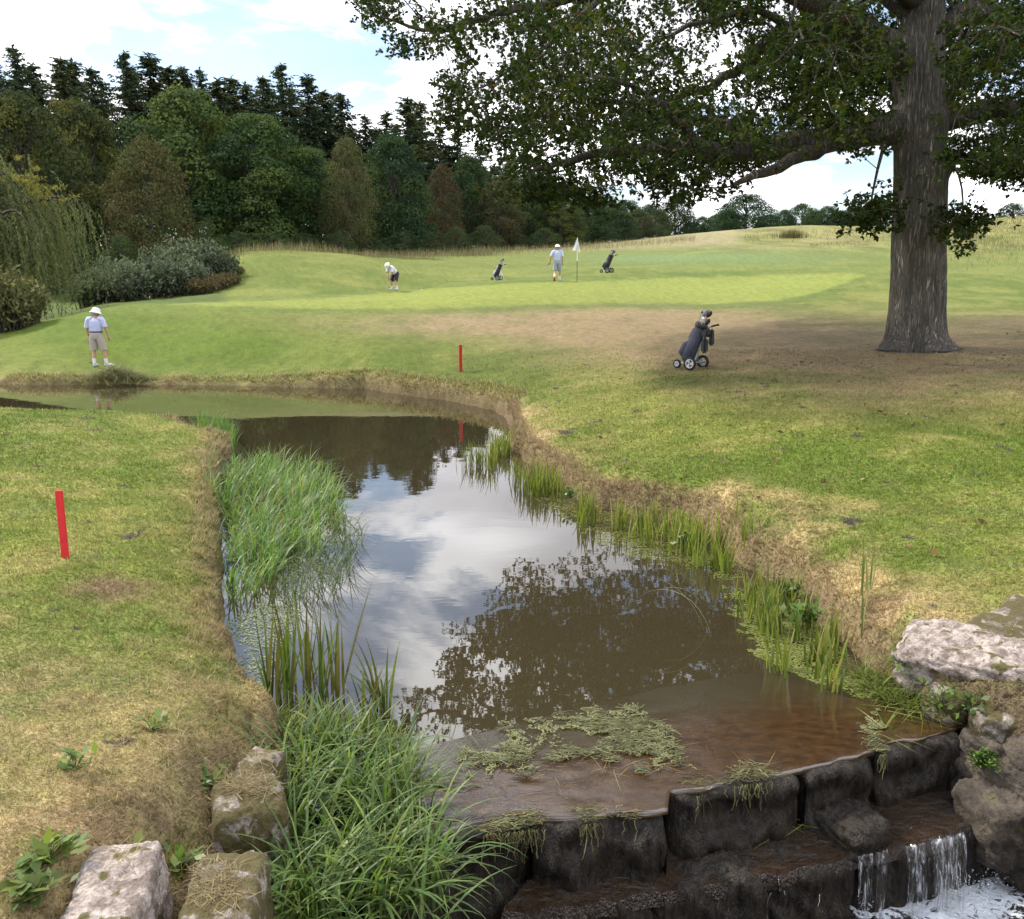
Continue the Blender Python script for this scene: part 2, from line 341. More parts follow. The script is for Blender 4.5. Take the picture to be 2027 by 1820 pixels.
# ---- pond
def water_mat():
    m, t, N, L = newmat('pond_water'); o = N('ShaderNodeOutputMaterial'); b = N('ShaderNodeBsdfPrincipled'); L(b.outputs[0], o.inputs[0])
    g = N('ShaderNodeNewGeometry')
    b.inputs['Base Color'].default_value = (.034, .027, .014, 1); b.inputs['Roughness'].default_value = .012; b.inputs['IOR'].default_value = 1.5
    b.inputs['Specular IOR Level'].default_value = .95
    mp = N('ShaderNodeMapping'); mp.inputs['Scale'].default_value = (1.0, 1.6, 1); L(g.outputs['Position'], mp.inputs[0])
    n = N('ShaderNodeTexNoise'); n.inputs['Scale'].default_value = 1.3; n.inputs['Detail'].default_value = 3; L(mp.outputs[0], n.inputs['Vector'])
    n2 = N('ShaderNodeTexNoise'); n2.inputs['Scale'].default_value = 11; n2.inputs['Detail'].default_value = 2; L(mp.outputs[0], n2.inputs['Vector'])
    k = N('ShaderNodeMath'); k.operation = 'MULTIPLY_ADD'; L(n2.outputs['Fac'], k.inputs[0]); k.inputs[1].default_value = .05; L(n.outputs['Fac'], k.inputs[2])
    bp = N('ShaderNodeBump'); bp.inputs['Strength'].default_value = .022; bp.inputs['Distance'].default_value = .05; L(k.outputs[0], bp.inputs['Height']); L(bp.outputs[0], b.inputs['Normal'])
    return m
def poly_sheet(name, poly, z, mat):
    bm = bmesh.new(); vs_ = [bm.verts.new((x, y, z)) for x, y in poly]; bm.faces.new(vs_); bmesh.ops.triangulate(bm, faces=bm.faces[:])
    bmesh.ops.recalc_face_normals(bm, faces=bm.faces[:])
    if bm.faces[:][0].normal.z < 0: bmesh.ops.reverse_faces(bm, faces=bm.faces[:])
    me = bpy.data.meshes.new(name); bm.to_mesh(me); bm.free(); me.materials.append(mat); return me
LIP = [at_z(x, y, 0)[:2] for x, y in ((930,1640),(1040,1625),(1258,1607),(1335,1575),(1538,1536),(1596,1521),(1741,1485),(1894,1456))]
def offset(p, out, n=(.0, .0)): return (p[0] + n[0] * out, p[1] + n[1] * out)
pond_poly = [(x + .0, y + .8) for x, y in SHORE_R[:6]] + [(x + .7, y + .5) for x, y in SHORE_R[6:-1]] + [(WEIR_R[0] + .5, WEIR_R[1] + .1)] + \
    [(p[0], p[1] + .10) for p in LIP[::-1]] + [(-2.2, 5.0)] + [(x - .7, y) for x, y in SHORE_L[1:9]] + [(x - .7, y - .7) for x, y in SHORE_L[9:]]
MW = water_mat()
pond = tag(link('pond_water', poly_sheet('pond_water', pond_poly, 0, MW)), 'still brown pond and stream water above the weir', kind='structure')

# ------------------------------------------------------------------ geometry builders
class Geo:
    def __init__(s): s.v = []; s.f = []; s.c = []; s.n = 0
    def add(s, v, f, c=None):
        v = np.asarray(v, float); f = np.asarray(f, int)
        s.v.append(v); s.f.append(f + s.n); s.n += len(v)
        if c is not None:
            c = np.asarray(c, float); s.c.append(np.broadcast_to(c, (len(v), 3)) if c.ndim == 1 else c)
    def mesh(s, name, mat, smooth=False):
        return mesh_np(name, np.concatenate(s.v), np.concatenate(s.f), mat, smooth, np.concatenate(s.c) if s.c else None)
def unit(a): return a / (np.linalg.norm(a, axis=-1, keepdims=True) + 1e-12)
def tube(geo, pts, rad, k=6, col=None, cap=True):
    pts = np.asarray(pts, float); rad = np.asarray(rad, float); n = len(pts)
    t = np.gradient(pts, axis=0); t = unit(t)
    ref = np.array([0, 0, 1.0]) if abs(t[:, 2]).mean() < .8 else np.array([1.0, 0, 0])
    a = unit(np.cross(t, ref)); b = np.cross(t, a)
    an = np.linspace(0, 2 * np.pi, k, endpoint=False)
    v = pts[:, None] + rad[:, None, None] * (np.cos(an)[None, :, None] * a[:, None] + np.sin(an)[None, :, None] * b[:, None])
    i = np.arange(n * k).reshape(n, k); j = np.roll(i, -1, 1)
    f = np.stack([i[:-1], j[:-1], j[1:], i[1:]], -1).reshape(-1, 4)
    geo.add(v.reshape(-1, 3), f, col)
def cards(geo, pos, d, nrm, ln, wd, col, kite=.55):
    """one kite-shaped leaf per row: root, side, tip, side"""
    d = unit(d); s = unit(np.cross(d, nrm)); ln = np.asarray(ln)[:, None]; wd = np.asarray(wd)[:, None]
    v = np.stack([pos, pos + d * ln * kite + s * wd * .5, pos + d * ln, pos + d * ln * kite - s * wd * .5], 1)
    n = len(pos); f = np.arange(n * 4).reshape(n, 4)
    geo.add(v.reshape(-1, 3), f, np.repeat(col, 4, 0))
def rdir(r, n): return unit(r.normal(size=(n, 3)))
def spline(pts, n):
    """Catmull-Rom through rows of pts"""
    p = np.asarray(pts, float); p = np.vstack([2 * p[0] - p[1], p, 2 * p[-1] - p[-2]]); m = len(p) - 3
    t = np.linspace(0, m - 1e-6, n); i = t.astype(int); u = (t - i)[:, None]
    a, b, c, d = p[i], p[i + 1], p[i + 2], p[i + 3]
    return .5 * (2 * b + (c - a) * u + (2 * a - 5 * b + 4 * c - d) * u ** 2 + (3 * b - a - 3 * c + d) * u ** 3)

def bark_mat(name, c1, c2, sc=(15, 15, 1.5), strength=1.0):
    m, t, N, L = newmat(name); o = N('ShaderNodeOutputMaterial'); b = N('ShaderNodeBsdfPrincipled'); L(b.outputs[0], o.inputs[0])
    tc = N('ShaderNodeTexCoord'); mp = N('ShaderNodeMapping'); mp.inputs['Scale'].default_value = sc; L(tc.outputs['Object'], mp.inputs[0])
    n = N('ShaderNodeTexNoise'); n.inputs['Scale'].default_value = 1; n.inputs['Detail'].default_value = 5; n.inputs['Roughness'].default_value = .62; n.inputs['Distortion'].default_value = .9; L(mp.outputs[0], n.inputs['Vector'])
    def mth(op, a, b_):
        q = N('ShaderNodeMath'); q.operation = op
        for i_, v in enumerate((a, b_)):
            if isinstance(v, (int, float)): q.inputs[i_].default_value = v
            elif v is not None: L(v, q.inputs[i_])
        return q.outputs[0]
    rid = mth('MINIMUM', mth('MULTIPLY', mth('ABSOLUTE', mth('SUBTRACT', n.outputs['Fac'], .5), None), 7.0), 1.0)      # fissures where the noise crosses its middle
    n2 = N('ShaderNodeTexNoise'); n2.inputs['Scale'].default_value = 1.7; n2.inputs['Detail'].default_value = 4; L(tc.outputs['Object'], n2.inputs['Vector'])
    mx = N('ShaderNodeMix'); mx.data_type = 'RGBA'; mx.inputs['A'].default_value = (*c1, 1); mx.inputs['B'].default_value = (*c2, 1); L(rid, mx.inputs['Factor'])
    mr = N('ShaderNodeMapRange'); mr.inputs['From Min'].default_value = .3; mr.inputs['From Max'].default_value = .7; mr.inputs['To Min'].default_value = .7; mr.inputs['To Max'].default_value = 1.25; L(n2.outputs['Fac'], mr.inputs['Value'])
    m2 = N('ShaderNodeMix'); m2.data_type = 'RGBA'; m2.blend_type = 'MULTIPLY'; m2.inputs['Factor'].default_value = 1; L(mx.outputs['Result'], m2.inputs['A']); L(mr.outputs[0], m2.inputs['B'])
    L(m2.outputs['Result'], b.inputs['Base Color']); b.inputs['Roughness'].default_value = .9; b.inputs['Specular IOR Level'].default_value = .2
    bp = N('ShaderNodeBump'); bp.inputs['Strength'].default_value = strength; bp.inputs['Distance'].default_value = .06; L(rid, bp.inputs['Height']); L(bp.outputs[0], b.inputs['Normal'])
    return m
M_OAKBARK = bark_mat('oak_bark', (.125, .110, .093), (.40, .368, .325), (19, 19, 1.7))
M_LIMB = bark_mat('oak_limb_bark', (.085, .073, .060), (.26, .232, .198))
M_BARK = bark_mat('dark_bark', (.04, .033, .026), (.13, .11, .09), (5, 5, 1.2), .6)
M_OAKLEAF = leafmat('oak_leaf', .30, .12, rough=.6)
M_LEAF = leafmat('wood_leaf', .25, .06, rough=.8, tcol=(1.1, 1.2, .75))
M_NEEDLE = leafmat('conifer_needle', .12, .06, rough=.8)
M_REED = leafmat('reed_blade', .38, .35)

# ------------------------------------------------------------------ the oak
def build_oak():
    r = np.random.default_rng(11)
    base = at_Y(1810, 690, 22.0); base[2] = hz(base[0], base[1])
    tree = tag(empty('oak_tree', base), 'big spreading oak with thick grey trunk and dark leafy crown', 'tree')
    B = base.copy()
    g = Geo()
    # trunk: rings following the outline in the photograph
    prof = [(735,1812,116),(700,1812,110),(680,1812,107),(660,1813,105),(630,1814,103),(590,1816,101),(520,1818,100),(450,1819,100),(400,1820,101),(340,1822,101),(300,1821,94),(250,1820,102),(215,1819,97),(150,1819,92),(100,1822,92),(60,1824,84),(0,1830,74),(-60,1834,60)]
    ctr = []; rad = []
    for y, x, w in prof:
        p = at_Y(x, y, 22.0); a = p[1] * cp - (p[2] - CAMZ) * sp; ctr.append(p); rad.append(w / 2 / F * a)
    ctr = np.array(ctr); rad = np.array(rad); n = 190; K = 120
    tt = np.linspace(0, len(ctr) - 1, n); pi = np.arange(len(ctr))
    pc = np.stack([np.interp(tt, pi, ctr[:, q]) for q in range(3)], 1); pr = np.interp(tt, pi, rad)
    an = np.linspace(0, 2 * np.pi, K, endpoint=False)
    zrel = (pc[:, 2] - base[2])[:, None]
    lobes = .5 + .5 * np.cos(5 * an + .6) * .7 + .3 * np.cos(3 * an + 2)
    flare = np.exp(-np.clip(zrel, 0, 9) / .26) * (.06 + .30 * np.clip(lobes, 0, 1.2)[None]) + np.exp(-np.clip(zrel, 0, 9) / .08) * .16 * np.clip(lobes, 0, 1.2)[None]
    flare = np.where(zrel < 0, (.05 + .36 * np.clip(lobes, 0, 1.2)[None]), flare)
    rid = (fbm(np.repeat(an[None] * 5.5, n, 0), np.repeat(zrel * .8, K, 1), 5, 3) - .5) * .13 + (fbm(np.repeat(an[None] * 17, n, 0) + zrel * .25, np.repeat(zrel * 1.6, K, 1), 6, 2) - .5) * .075
    def knob(a0, z0, sa, sz, h): return h * np.exp(-((np.angle(np.exp(1j * (an - a0)))[None] / sa) ** 2 + ((zrel - z0) / sz) ** 2))
    zz = lambda y: at_Y(1820, y, 22.0)[2] - base[2]
    kn = knob(-.05, zz(332), .35, .22, .17) + knob(.1, zz(232), .5, .35, .12) + knob(3.2, zz(250), .6, .4, .12) + knob(-1.9, zz(345), .5, .12, .06) + knob(-1.2, zz(235), .6, .1, .05)
    RR = pr[:, None] * (1 + rid) + flare + kn
    v = np.stack([pc[:, 0:1] + RR * np.cos(an), pc[:, 1:2] + RR * np.sin(an), np.repeat(pc[:, 2:3], K, 1)], -1).reshape(-1, 3) - B
    i = np.arange(n * K).reshape(n, K); j = np.roll(i, -1, 1)
    g.add(v, np.stack([i[:-1], j[:-1], j[1:], i[1:]], -1).reshape(-1, 4))
    link('trunk', g.mesh('trunk', M_OAKBARK, True), tree)
    # main limbs (photo x, photo y, depth, radius)
    limbs = [
     [(1800,250,22,.40),(1710,262,21.6,.33),(1600,280,21.2,.28),(1500,296,21,.24),(1400,300,20.5,.20),(1300,292,20.2,.16),(1200,305,20,.11),(1100,325,20,.07),(1030,350,20,.035)],
     [(1650,272,21.4,.22),(1580,312,20.6,.15),(1500,345,20,.09),(1450,368,19.7,.045)],
     [(1800,120,22,.40),(1735,78,21.5,.33),(1680,45,21,.29),(1600,5,20.5,.25),(1500,-50,20,.19),(1380,-110,19.5,.13),(1250,-150,19,.07)],
     [(1800,100,22.2,.3),(1700,62,23,.25),(1560,60,23.5,.19),(1480,120,24,.14),(1380,180,24,.10),(1250,205,24.3,.07),(1100,180,24.5,.035)],
     [(1815,20,22,.36),(1660,-90,22.5,.28),(1400,-70,23,.21),(1200,-15,23.5,.15),(1000,25,24,.10),(860,60,24,.055),(760,35,24,.03)],
     [(1835,235,22,.30),(1920,225,21.8,.24),(2000,215,21.5,.20),(2100,215,21.3,.15),(2260,250,21,.07)],
     [(1840,95,22,.32),(1880,42,22,.27),(1930,22,22,.25),(2000,48,21.8,.21),(2110,80,21.5,.15),(2300,60,21,.08)],
     [(1832,0,22,.46),(1840,-250,22.2,.36),(1820,-500,22,.24),(1840,-760,22,.12),(1830,-900,22,.05)],
     [(1815,0,22,.32),(1720,-70,19,.22),(1620,-90,16.8,.14),(1540,-70,15.2,.07)],
     [(1832,0,22,.32),(1810,-50,25,.22),(1760,-60,28,.14),(1700,-60,30.5,.07)],
     [(1840,-120,22.1,.3),(2000,-260,20.5,.2),(2180,-330,19.5,.12),(2350,-380,19,.06)],
     [(1838,-180,22.1,.3),(1700,-330,23,.2),(1480,-420,24,.13),(1260,-430,24.5,.07)],
     [(1840,-150,22.1,.28),(1960,-260,25,.18),(2080,-330,28,.1),(2200,-330,30,.05)],
     [(1838,-300,22.2,.26),(1760,-520,19.5,.15),(1700,-640,17.5,.07)],
     [(1755,262,21.8,.05),(1740,320,21.0,.035),(1728,380,20.6,.025),(1722,420,20.4,.012)],
     [(1862,330,22,.05),(1885,325,21.2,.032),(1905,375,20.8,.02),(1905,430,20.6,.012)],
     [(1862,250,22.0,.10),(1905,150,21.5,.07),(1960,120,21.2,.05),(2010,150,21,.03)],
     [(1500,296,21,.12),(1430,240,22.5,.09),(1340,240,23.5,.06),(1240,270,24,.03)],
     [(1400,300,20.5,.11),(1330,230,19.2,.08),(1250,170,18.4,.05),(1170,150,18,.03)],
     [(1560,60,23.5,.12),(1500,20,22.5,.08),(1400,40,21.8,.06),(1300,80,21.4,.03)],
     [(1200,-15,23.5,.09),(1120,60,22.8,.06),(1040,120,22.4,.04),(960,170,22.2,.025),(900,190,22,.015)],
     [(2000,215,21.5,.1),(2040,270,20.8,.06),(2060,330,20.4,.03)]]
    NP = []; NR = []; PAR = []
    for lb in limbs:
        q = np.array([np.append(at_Y(x, y, Y), rr) for x, y, Y, rr in lb])
        ln = np.linalg.norm(np.diff(q[:, :3], axis=0), axis=1).sum(); m = max(6, int(ln / .28)); s = spline(q, m)
        s[1:-1, :3] += r.normal(size=(m - 2, 3)) * np.minimum(.05, s[1:-1, 3:4] * .35)
        tube(g2 := Geo(), s[:, :3] - B, np.maximum(s[:, 3] * (1 + (r.random(m) - .5) * .12), .01), 12)
        link('limb', g2.mesh('limb', M_LIMB, True), tree)
        st = int(m * .22)
        for k in range(st, m): NP.append(s[k, :3]); NR.append(s[k, 3]); PAR.append(-1)
    # leafy twig ends spread through the crown's volume
    C = np.array([8.4, 22.5, 9.3]); rad3 = np.array([12.9, 9.3, 8.3])
    cand = C + rdir(r, 22000) * rad3 * (r.random((22000, 1)) ** (1 / 2.4))
    x, y = proj(cand[:, 0], cand[:, 1], cand[:, 2])
    lowx = [600,720,770,800,865,880,950,965,1000,1080,1180,1250,1330,1420,1480,1560,1640,1700,1770,1880,1930,1990,2080,2300]
    lowy = [-60,25,95,110,115,235,260,330,372,385,392,372,372,366,352,322,305,318,318,330,350,372,345,300]
    low = np.interp(x, lowx, lowy) - 14
    nz = fbm(cand[:, 0] * .55 + cand[:, 2] * .31, cand[:, 1] * .5 - cand[:, 2] * .6 + 40, 15, 2)
    nz2 = fbm(x / 95, y / 95, 19, 2)
    inframe = y > -40
    dens = np.where(inframe, .82 * sstep(.34, .62, nz * .45 + nz2 * .55), .16 + .2 * (nz > .5))
    dens = np.where(inframe & (x > 1000) & (y > 120), np.minimum(1, dens * 1.6 + .15), dens)
    dens = np.where(inframe & (x > 1440) & (x < 1760) & (y > 60) & (y < 330), np.minimum(1, dens * 1.4), dens)
    keep = (y < low) & (r.random(len(x)) < dens) & (cand[:, 2] > 4.2)
    # keep the bole clear
    keep &= ~((np.hypot(cand[:, 0] - 9.75, cand[:, 1] - 22) < 1.3) & (cand[:, 2] < 9)) & ~((np.abs(x - 1820) < 60) & (cand[:, 1] < 22) & inframe)
    att = cand[keep]
    if len(att) > 4300:
        xx, yy = x[keep], y[keep]; inf = yy > -40; w = np.where(inf, 1.0, .55); sel = r.random(len(att)) < w * 4300 / w.sum(); att = att[sel]
    extra = []
    for (bx, by, Y, sx, sy, k) in [(1080,372,20,110,18,34),(1160,385,20,60,14,16),(1725,425,20.4,40,18,26),(1745,400,20.4,22,20,12),(1905,430,20.6,48,16,26),(1900,462,20.6,16,12,7),(1380,372,20,80,14,18),(1300,368,20,60,16,12),(745,12,24,24,16,12),(800,90,24,30,14,10),(890,225,22,24,20,16),(900,170,22,26,16,12),(960,250,23,40,20,18),(1930,310,21,40,30,20),(1990,330,20.6,40,24,20),(1040,40,24,120,30,26),(900,60,24,60,24,16)]:
        for _ in range(k):
            extra.append(at_Y(bx + r.normal() * sx * .6, by + r.normal() * sy * .6, Y + r.normal() * .6))
    att = np.vstack([att, np.array(extra)])
    NPa = np.array(NP); d0 = np.array([np.min(((NPa - a) ** 2).sum(1)) for a in att]); order = np.argsort(d0)
    cap = len(NP) + len(att) * 8; P = np.zeros((cap, 3)); P[:len(NP)] = NPa; par = np.full(cap, -1); cnt = len(NP); nl = len(NP)
    root_r = list(NR)
    for ai in order:
        a = att[ai]; dd = ((P[:cnt] - a) ** 2).sum(1); k = int(np.argmin(dd)); dist = math.sqrt(dd[k]); m = max(1, min(7, int(dist / .35)))
        p0 = P[k]; bend = r.normal(size=3) * .14 * dist + np.array([0, 0, .10 * dist])
        prev = k
        for q in range(1, m + 1):
            u = q / m; pt = p0 * (1 - u) + a * u + bend * (4 * u * (1 - u)) * .6
            P[cnt] = pt; par[cnt] = prev; prev = cnt; cnt += 1
    acc = np.zeros(cnt)
    child = np.zeros(cnt, int)
    for k in range(cnt - 1, nl - 1, -1):
        if acc[k] == 0: acc[k] = .0075 ** 2.2
        acc[par[k]] += acc[k]
    rr = np.zeros(cnt); rr[nl:] = np.minimum(acc[nl:] ** (1 / 2.2), .09)
    for k in range(nl): rr[k] = NR[k]
    gb = Geo(); kk = np.arange(nl, cnt); a = P[par[kk]]; b = P[kk]; ra = np.minimum(rr[par[kk]], rr[kk] * 1.5); rb = rr[kk]
    t = unit(b - a); s1 = unit(np.cross(t, np.array([.3, .2, .93]))); s2 = np.cross(t, s1)
    K = 4; an = np.arange(K) * 2 * np.pi / K; off = np.cos(an)[None, :, None] * s1[:, None] + np.sin(an)[None, :, None] * s2[:, None]
    v = np.concatenate([a[:, None] + off * ra[:, None, None], b[:, None] + off * rb[:, None, None]], 1).reshape(-1, 3) - B
    i0 = np.arange(len(kk))[:, None] * 8 + np.arange(4); i1 = np.roll(i0, -1, 1)
    gb.add(v, np.stack([i0, i1, i1 + 4, i0 + 4], -1).reshape(-1, 4))
    link('branch', gb.mesh('branch', M_LIMB, True), tree)
    # leaves in rosettes about each twig end
    gl = Geo(); nA = len(att); NRz, NLf = 8, 8
    ctrs = np.repeat(att, NRz, 0) + rdir(r, nA * NRz) * (r.random((nA * NRz, 1)) ** .5) * np.array([.46, .46, .34])
    outd = unit(ctrs - np.repeat(P[par[kk]][0:1], len(ctrs), 0) * 0 - C) * .5
    pos = np.repeat(ctrs, NLf, 0); M = len(pos)
    d = unit(rdir(r, M) + np.repeat(outd, NLf, 0) * .6 + np.array([0, 0, -.25])); nr = unit(rdir(r, M) * .7 + np.array([0, 0, 1.0]))
    lnn = r.uniform(.075, .13, M); wd = lnn * r.uniform(.48, .66, M)
    tint = np.repeat(r.random(nA), NRz * NLf); lt = r.random(M)
    base_c = np.array([.034, .054, .013]); yel = np.array([.100, .098, .022]); dk = np.array([.021, .034, .011])
    c = base_c + (yel - base_c) * (np.clip(tint - .72, 0, 1) * 1.6)[:, None] + (dk - base_c) * (tint < .4)[:, None] * .7
    c = c * (.75 + .5 * lt[:, None]); rust = r.random(M) < .012; c[rust] = (.12, .055, .02)
    cards(gl, pos - B, d, nr, lnn, wd, c, .6)
    link('crown', gl.mesh('crown', M_OAKLEAF), tree)
    return tree
build_oak()

# ------------------------------------------------------------------ trees of the wood
def crown_broad(seed, n=25000, leaf=.22, tall=1.0, palette=None, spread=1.0, low=.03):
    """trunk and crown meshes of a 14 m tree; the crown reaches almost to the ground as at a wood's edge"""
    r = np.random.default_rng(seed); H, W = 14 * tall, 5.4 * spread
    nl = 84; lob = []
    for k in range(nl):
        u = (k + .5) / nl; z = H * (low + (.90 - low) * u); prof = math.sin(math.pi * (.30 + .66 * u ** 1.1)) ** .75
        w = W * max(.16, prof) * (.80 + .3 * r.random()); th = k * 2.399 + r.normal() * .4; rad_ = w * (.50 + .42 * math.sqrt(r.random()))
        lob.append((rad_ * math.cos(th), rad_ * math.sin(th), z, r.uniform(1.0, 1.95) * (1.12 - .42 * u)))
    lob.append((0, 0, H * .91, 1.1)); lob.append((.5, .4, H * .8, 1.5)); lob = np.array(lob)
    w = lob[:, 3] ** 2; idx = r.choice(len(lob), n, p=w / w.sum()); d = rdir(r, n); d[:, 2] = np.where(d[:, 2] < -.3, -d[:, 2], d[:, 2])
    lump = 1 + .30 * (r.random(n) - .65); P = lob[idx, :3] + d * (lob[idx, 3] * lump)[:, None] * np.array([1, 1, .80])
    P += r.normal(size=(n, 3)) * .10; P[:, 2] = np.maximum(P[:, 2], .1)
    nr = unit(d + rdir(r, n) * .7); dd = unit(np.cross(nr, rdir(r, n)) + np.array([0, 0, -.35]))
    ln = leaf * r.uniform(.7, 1.5, n); wd = ln * r.uniform(.6, .9, n)
    pal = np.array(palette or [(.036, .054, .024), (.045, .064, .027), (.060, .073, .028), (.030, .046, .026)])
    lc = pal[r.integers(0, len(pal), len(lob))]; c = lc[idx] * r.uniform(.95, 1.75, (n, 1))
    g = Geo(); cards(g, P, dd, nr, ln, wd, c, .5); crown = g.mesh('crown', M_LEAF)
    g = Geo(); pts = np.array([(0, 0, -.4), (.05, .03, H * .2), (-.1, .1, H * .45), (.05, 0, H * .8)]); tube(g, spline(pts, 14), np.linspace(.34, .07, 14), 9)
    for k in range(0, nl, 3):
        z0 = lob[k, 2] * .6; a = np.array([0, 0, z0]); b = lob[k, :3]; tube(g, spline(np.array([a, (a + b) / 2 + [0, 0, .4], b]), 6), np.linspace(.11, .03, 6), 5)
    trunk = g.mesh('trunk', M_BARK, True)
    return trunk, crown, H, W
def conifer(seed, n_wh=44, H=20.0, W=2.7, droop=.5, gaps=.12, leaf=.34):
    r = np.random.default_rng(seed); g = Geo(); gt = Geo()
    tube(gt, np.array([(0, 0, -.4), (.1, 0, H * .5), (0, .05, H)]), np.array([.22, .13, .02]), 7)
    pal = np.array([(.024, .038, .020), (.030, .044, .020), (.040, .046, .018), (.026, .042, .026)])
    NB = n_wh * 8
    for k in range(NB):
        u = (k + r.random()) / NB; z = H * (.22 + .77 * u); L0 = W * (1 - u) ** .78 * (.7 + .45 * r.random()) + .26
        for b in range(1):
            if r.random() < gaps: continue
            th = r.random() * 6.283; ll = L0 * r.uniform(.45, 1.25); m = max(5, int(ll / .16)); t = np.linspace(.04, 1, m); zb = z
            dirh = np.array([math.cos(th), math.sin(th), 0]); pz = zb + ll * (.16 * t - droop * r.uniform(.5, 1.4) * t * t * (1 - .6 * u) + .30 * t ** 4)
            p = dirh[None] * (t * ll)[:, None]; p[:, 2] = pz
            if ll > .8: tube(gt, p[[0, m // 2, m - 1]], np.array([.03, .02, .008]), 3)
            q = np.repeat(p, 4, 0) + r.normal(size=(4 * m, 3)) * .05; M = len(q); side = np.array([-math.sin(th), math.cos(th), 0])
            sg = np.tile([1, -1, .45, -.45], m)[:, None]; d = unit(side * sg * 1.0 + dirh * .6 + np.array([0, 0, -.75]) + r.normal(size=(M, 3)) * .45)
            lnn = leaf * r.uniform(.6, 1.5, M) * (1 - .25 * u); c = pal[r.integers(4)] * r.uniform(.7, 1.3, (M, 1))
            cards(g, q, d, unit(r.normal(size=(M, 3)) + np.array([0, 0, .5])), lnn, lnn * .42, c, .45)
    M = 14; q = np.zeros((M, 3)); q[:, 2] = H - np.linspace(.05, 1.1, M); cards(g, q, unit(r.normal(size=(M, 3)) * .6 + [0, 0, .9]), rdir(r, M), r.uniform(.3, .6, M), np.full(M, .14), np.tile(pal[0], (M, 1)), .4)
    return gt.mesh('trunk', M_BARK, True), g.mesh('crown', M_NEEDLE), H, W
BROAD = [crown_broad(s) for s in (1, 2, 3, 4)]
BROWN = [crown_broad(s, 19000, .19, palette=[(.060, .060, .030), (.066, .060, .034), (.050, .056, .028), (.056, .066, .030)], spread=.85) for s in (5, 6)]
CON = [conifer(s, H=20, W=w_, droop=d_, gaps=g_) for s, w_, d_, g_ in ((1, 2.7, .5, .10), (2, 2.2, .35, .25), (3, 3.1, .65, .15))]
LOWB = [crown_broad(s, 15000, .22, tall=.62) for s in (12, 13)]
BUSHV = [crown_broad(s, 8000, .20, spread=1.1) for s in (8, 9)]
def place(name, proto, X, Y, H, W, label, cat, group, tint=(1, 1, 1), rz=None, rs=[0]):
    rs[0] += 1; z = hz(X, Y)
    o = tag(empty(name, (X, Y, z - .15), rs[0] * 2.1 if rz is None else rz), label, cat, group)
    o.scale = (W / proto[3], W / proto[3], H / proto[2])
    t = link('trunk', proto[0], o); c = link('crown', proto[1], o); c.color = (*tint, 1); return o
ORD = ['first', 'second', 'third', 'fourth', 'fifth', 'sixth', 'seventh', 'eighth', 'ninth', 'tenth', 'eleventh', 'twelfth', 'thirteenth', 'fourteenth', 'fifteenth', 'sixteenth', 'seventeenth', 'eighteenth', 'nineteenth', 'twentieth', 'twenty-first', 'twenty-second', 'twenty-third', 'twenty-fourth', 'twenty-fifth', 'twenty-sixth', 'twenty-seventh', 'twenty-eighth', 'twenty-ninth', 'thirtieth'] + ['thirty-' + q for q in ('first', 'second', 'third', 'fourth', 'fifth', 'sixth', 'seventh', 'eighth', 'ninth')] + ['fortieth']
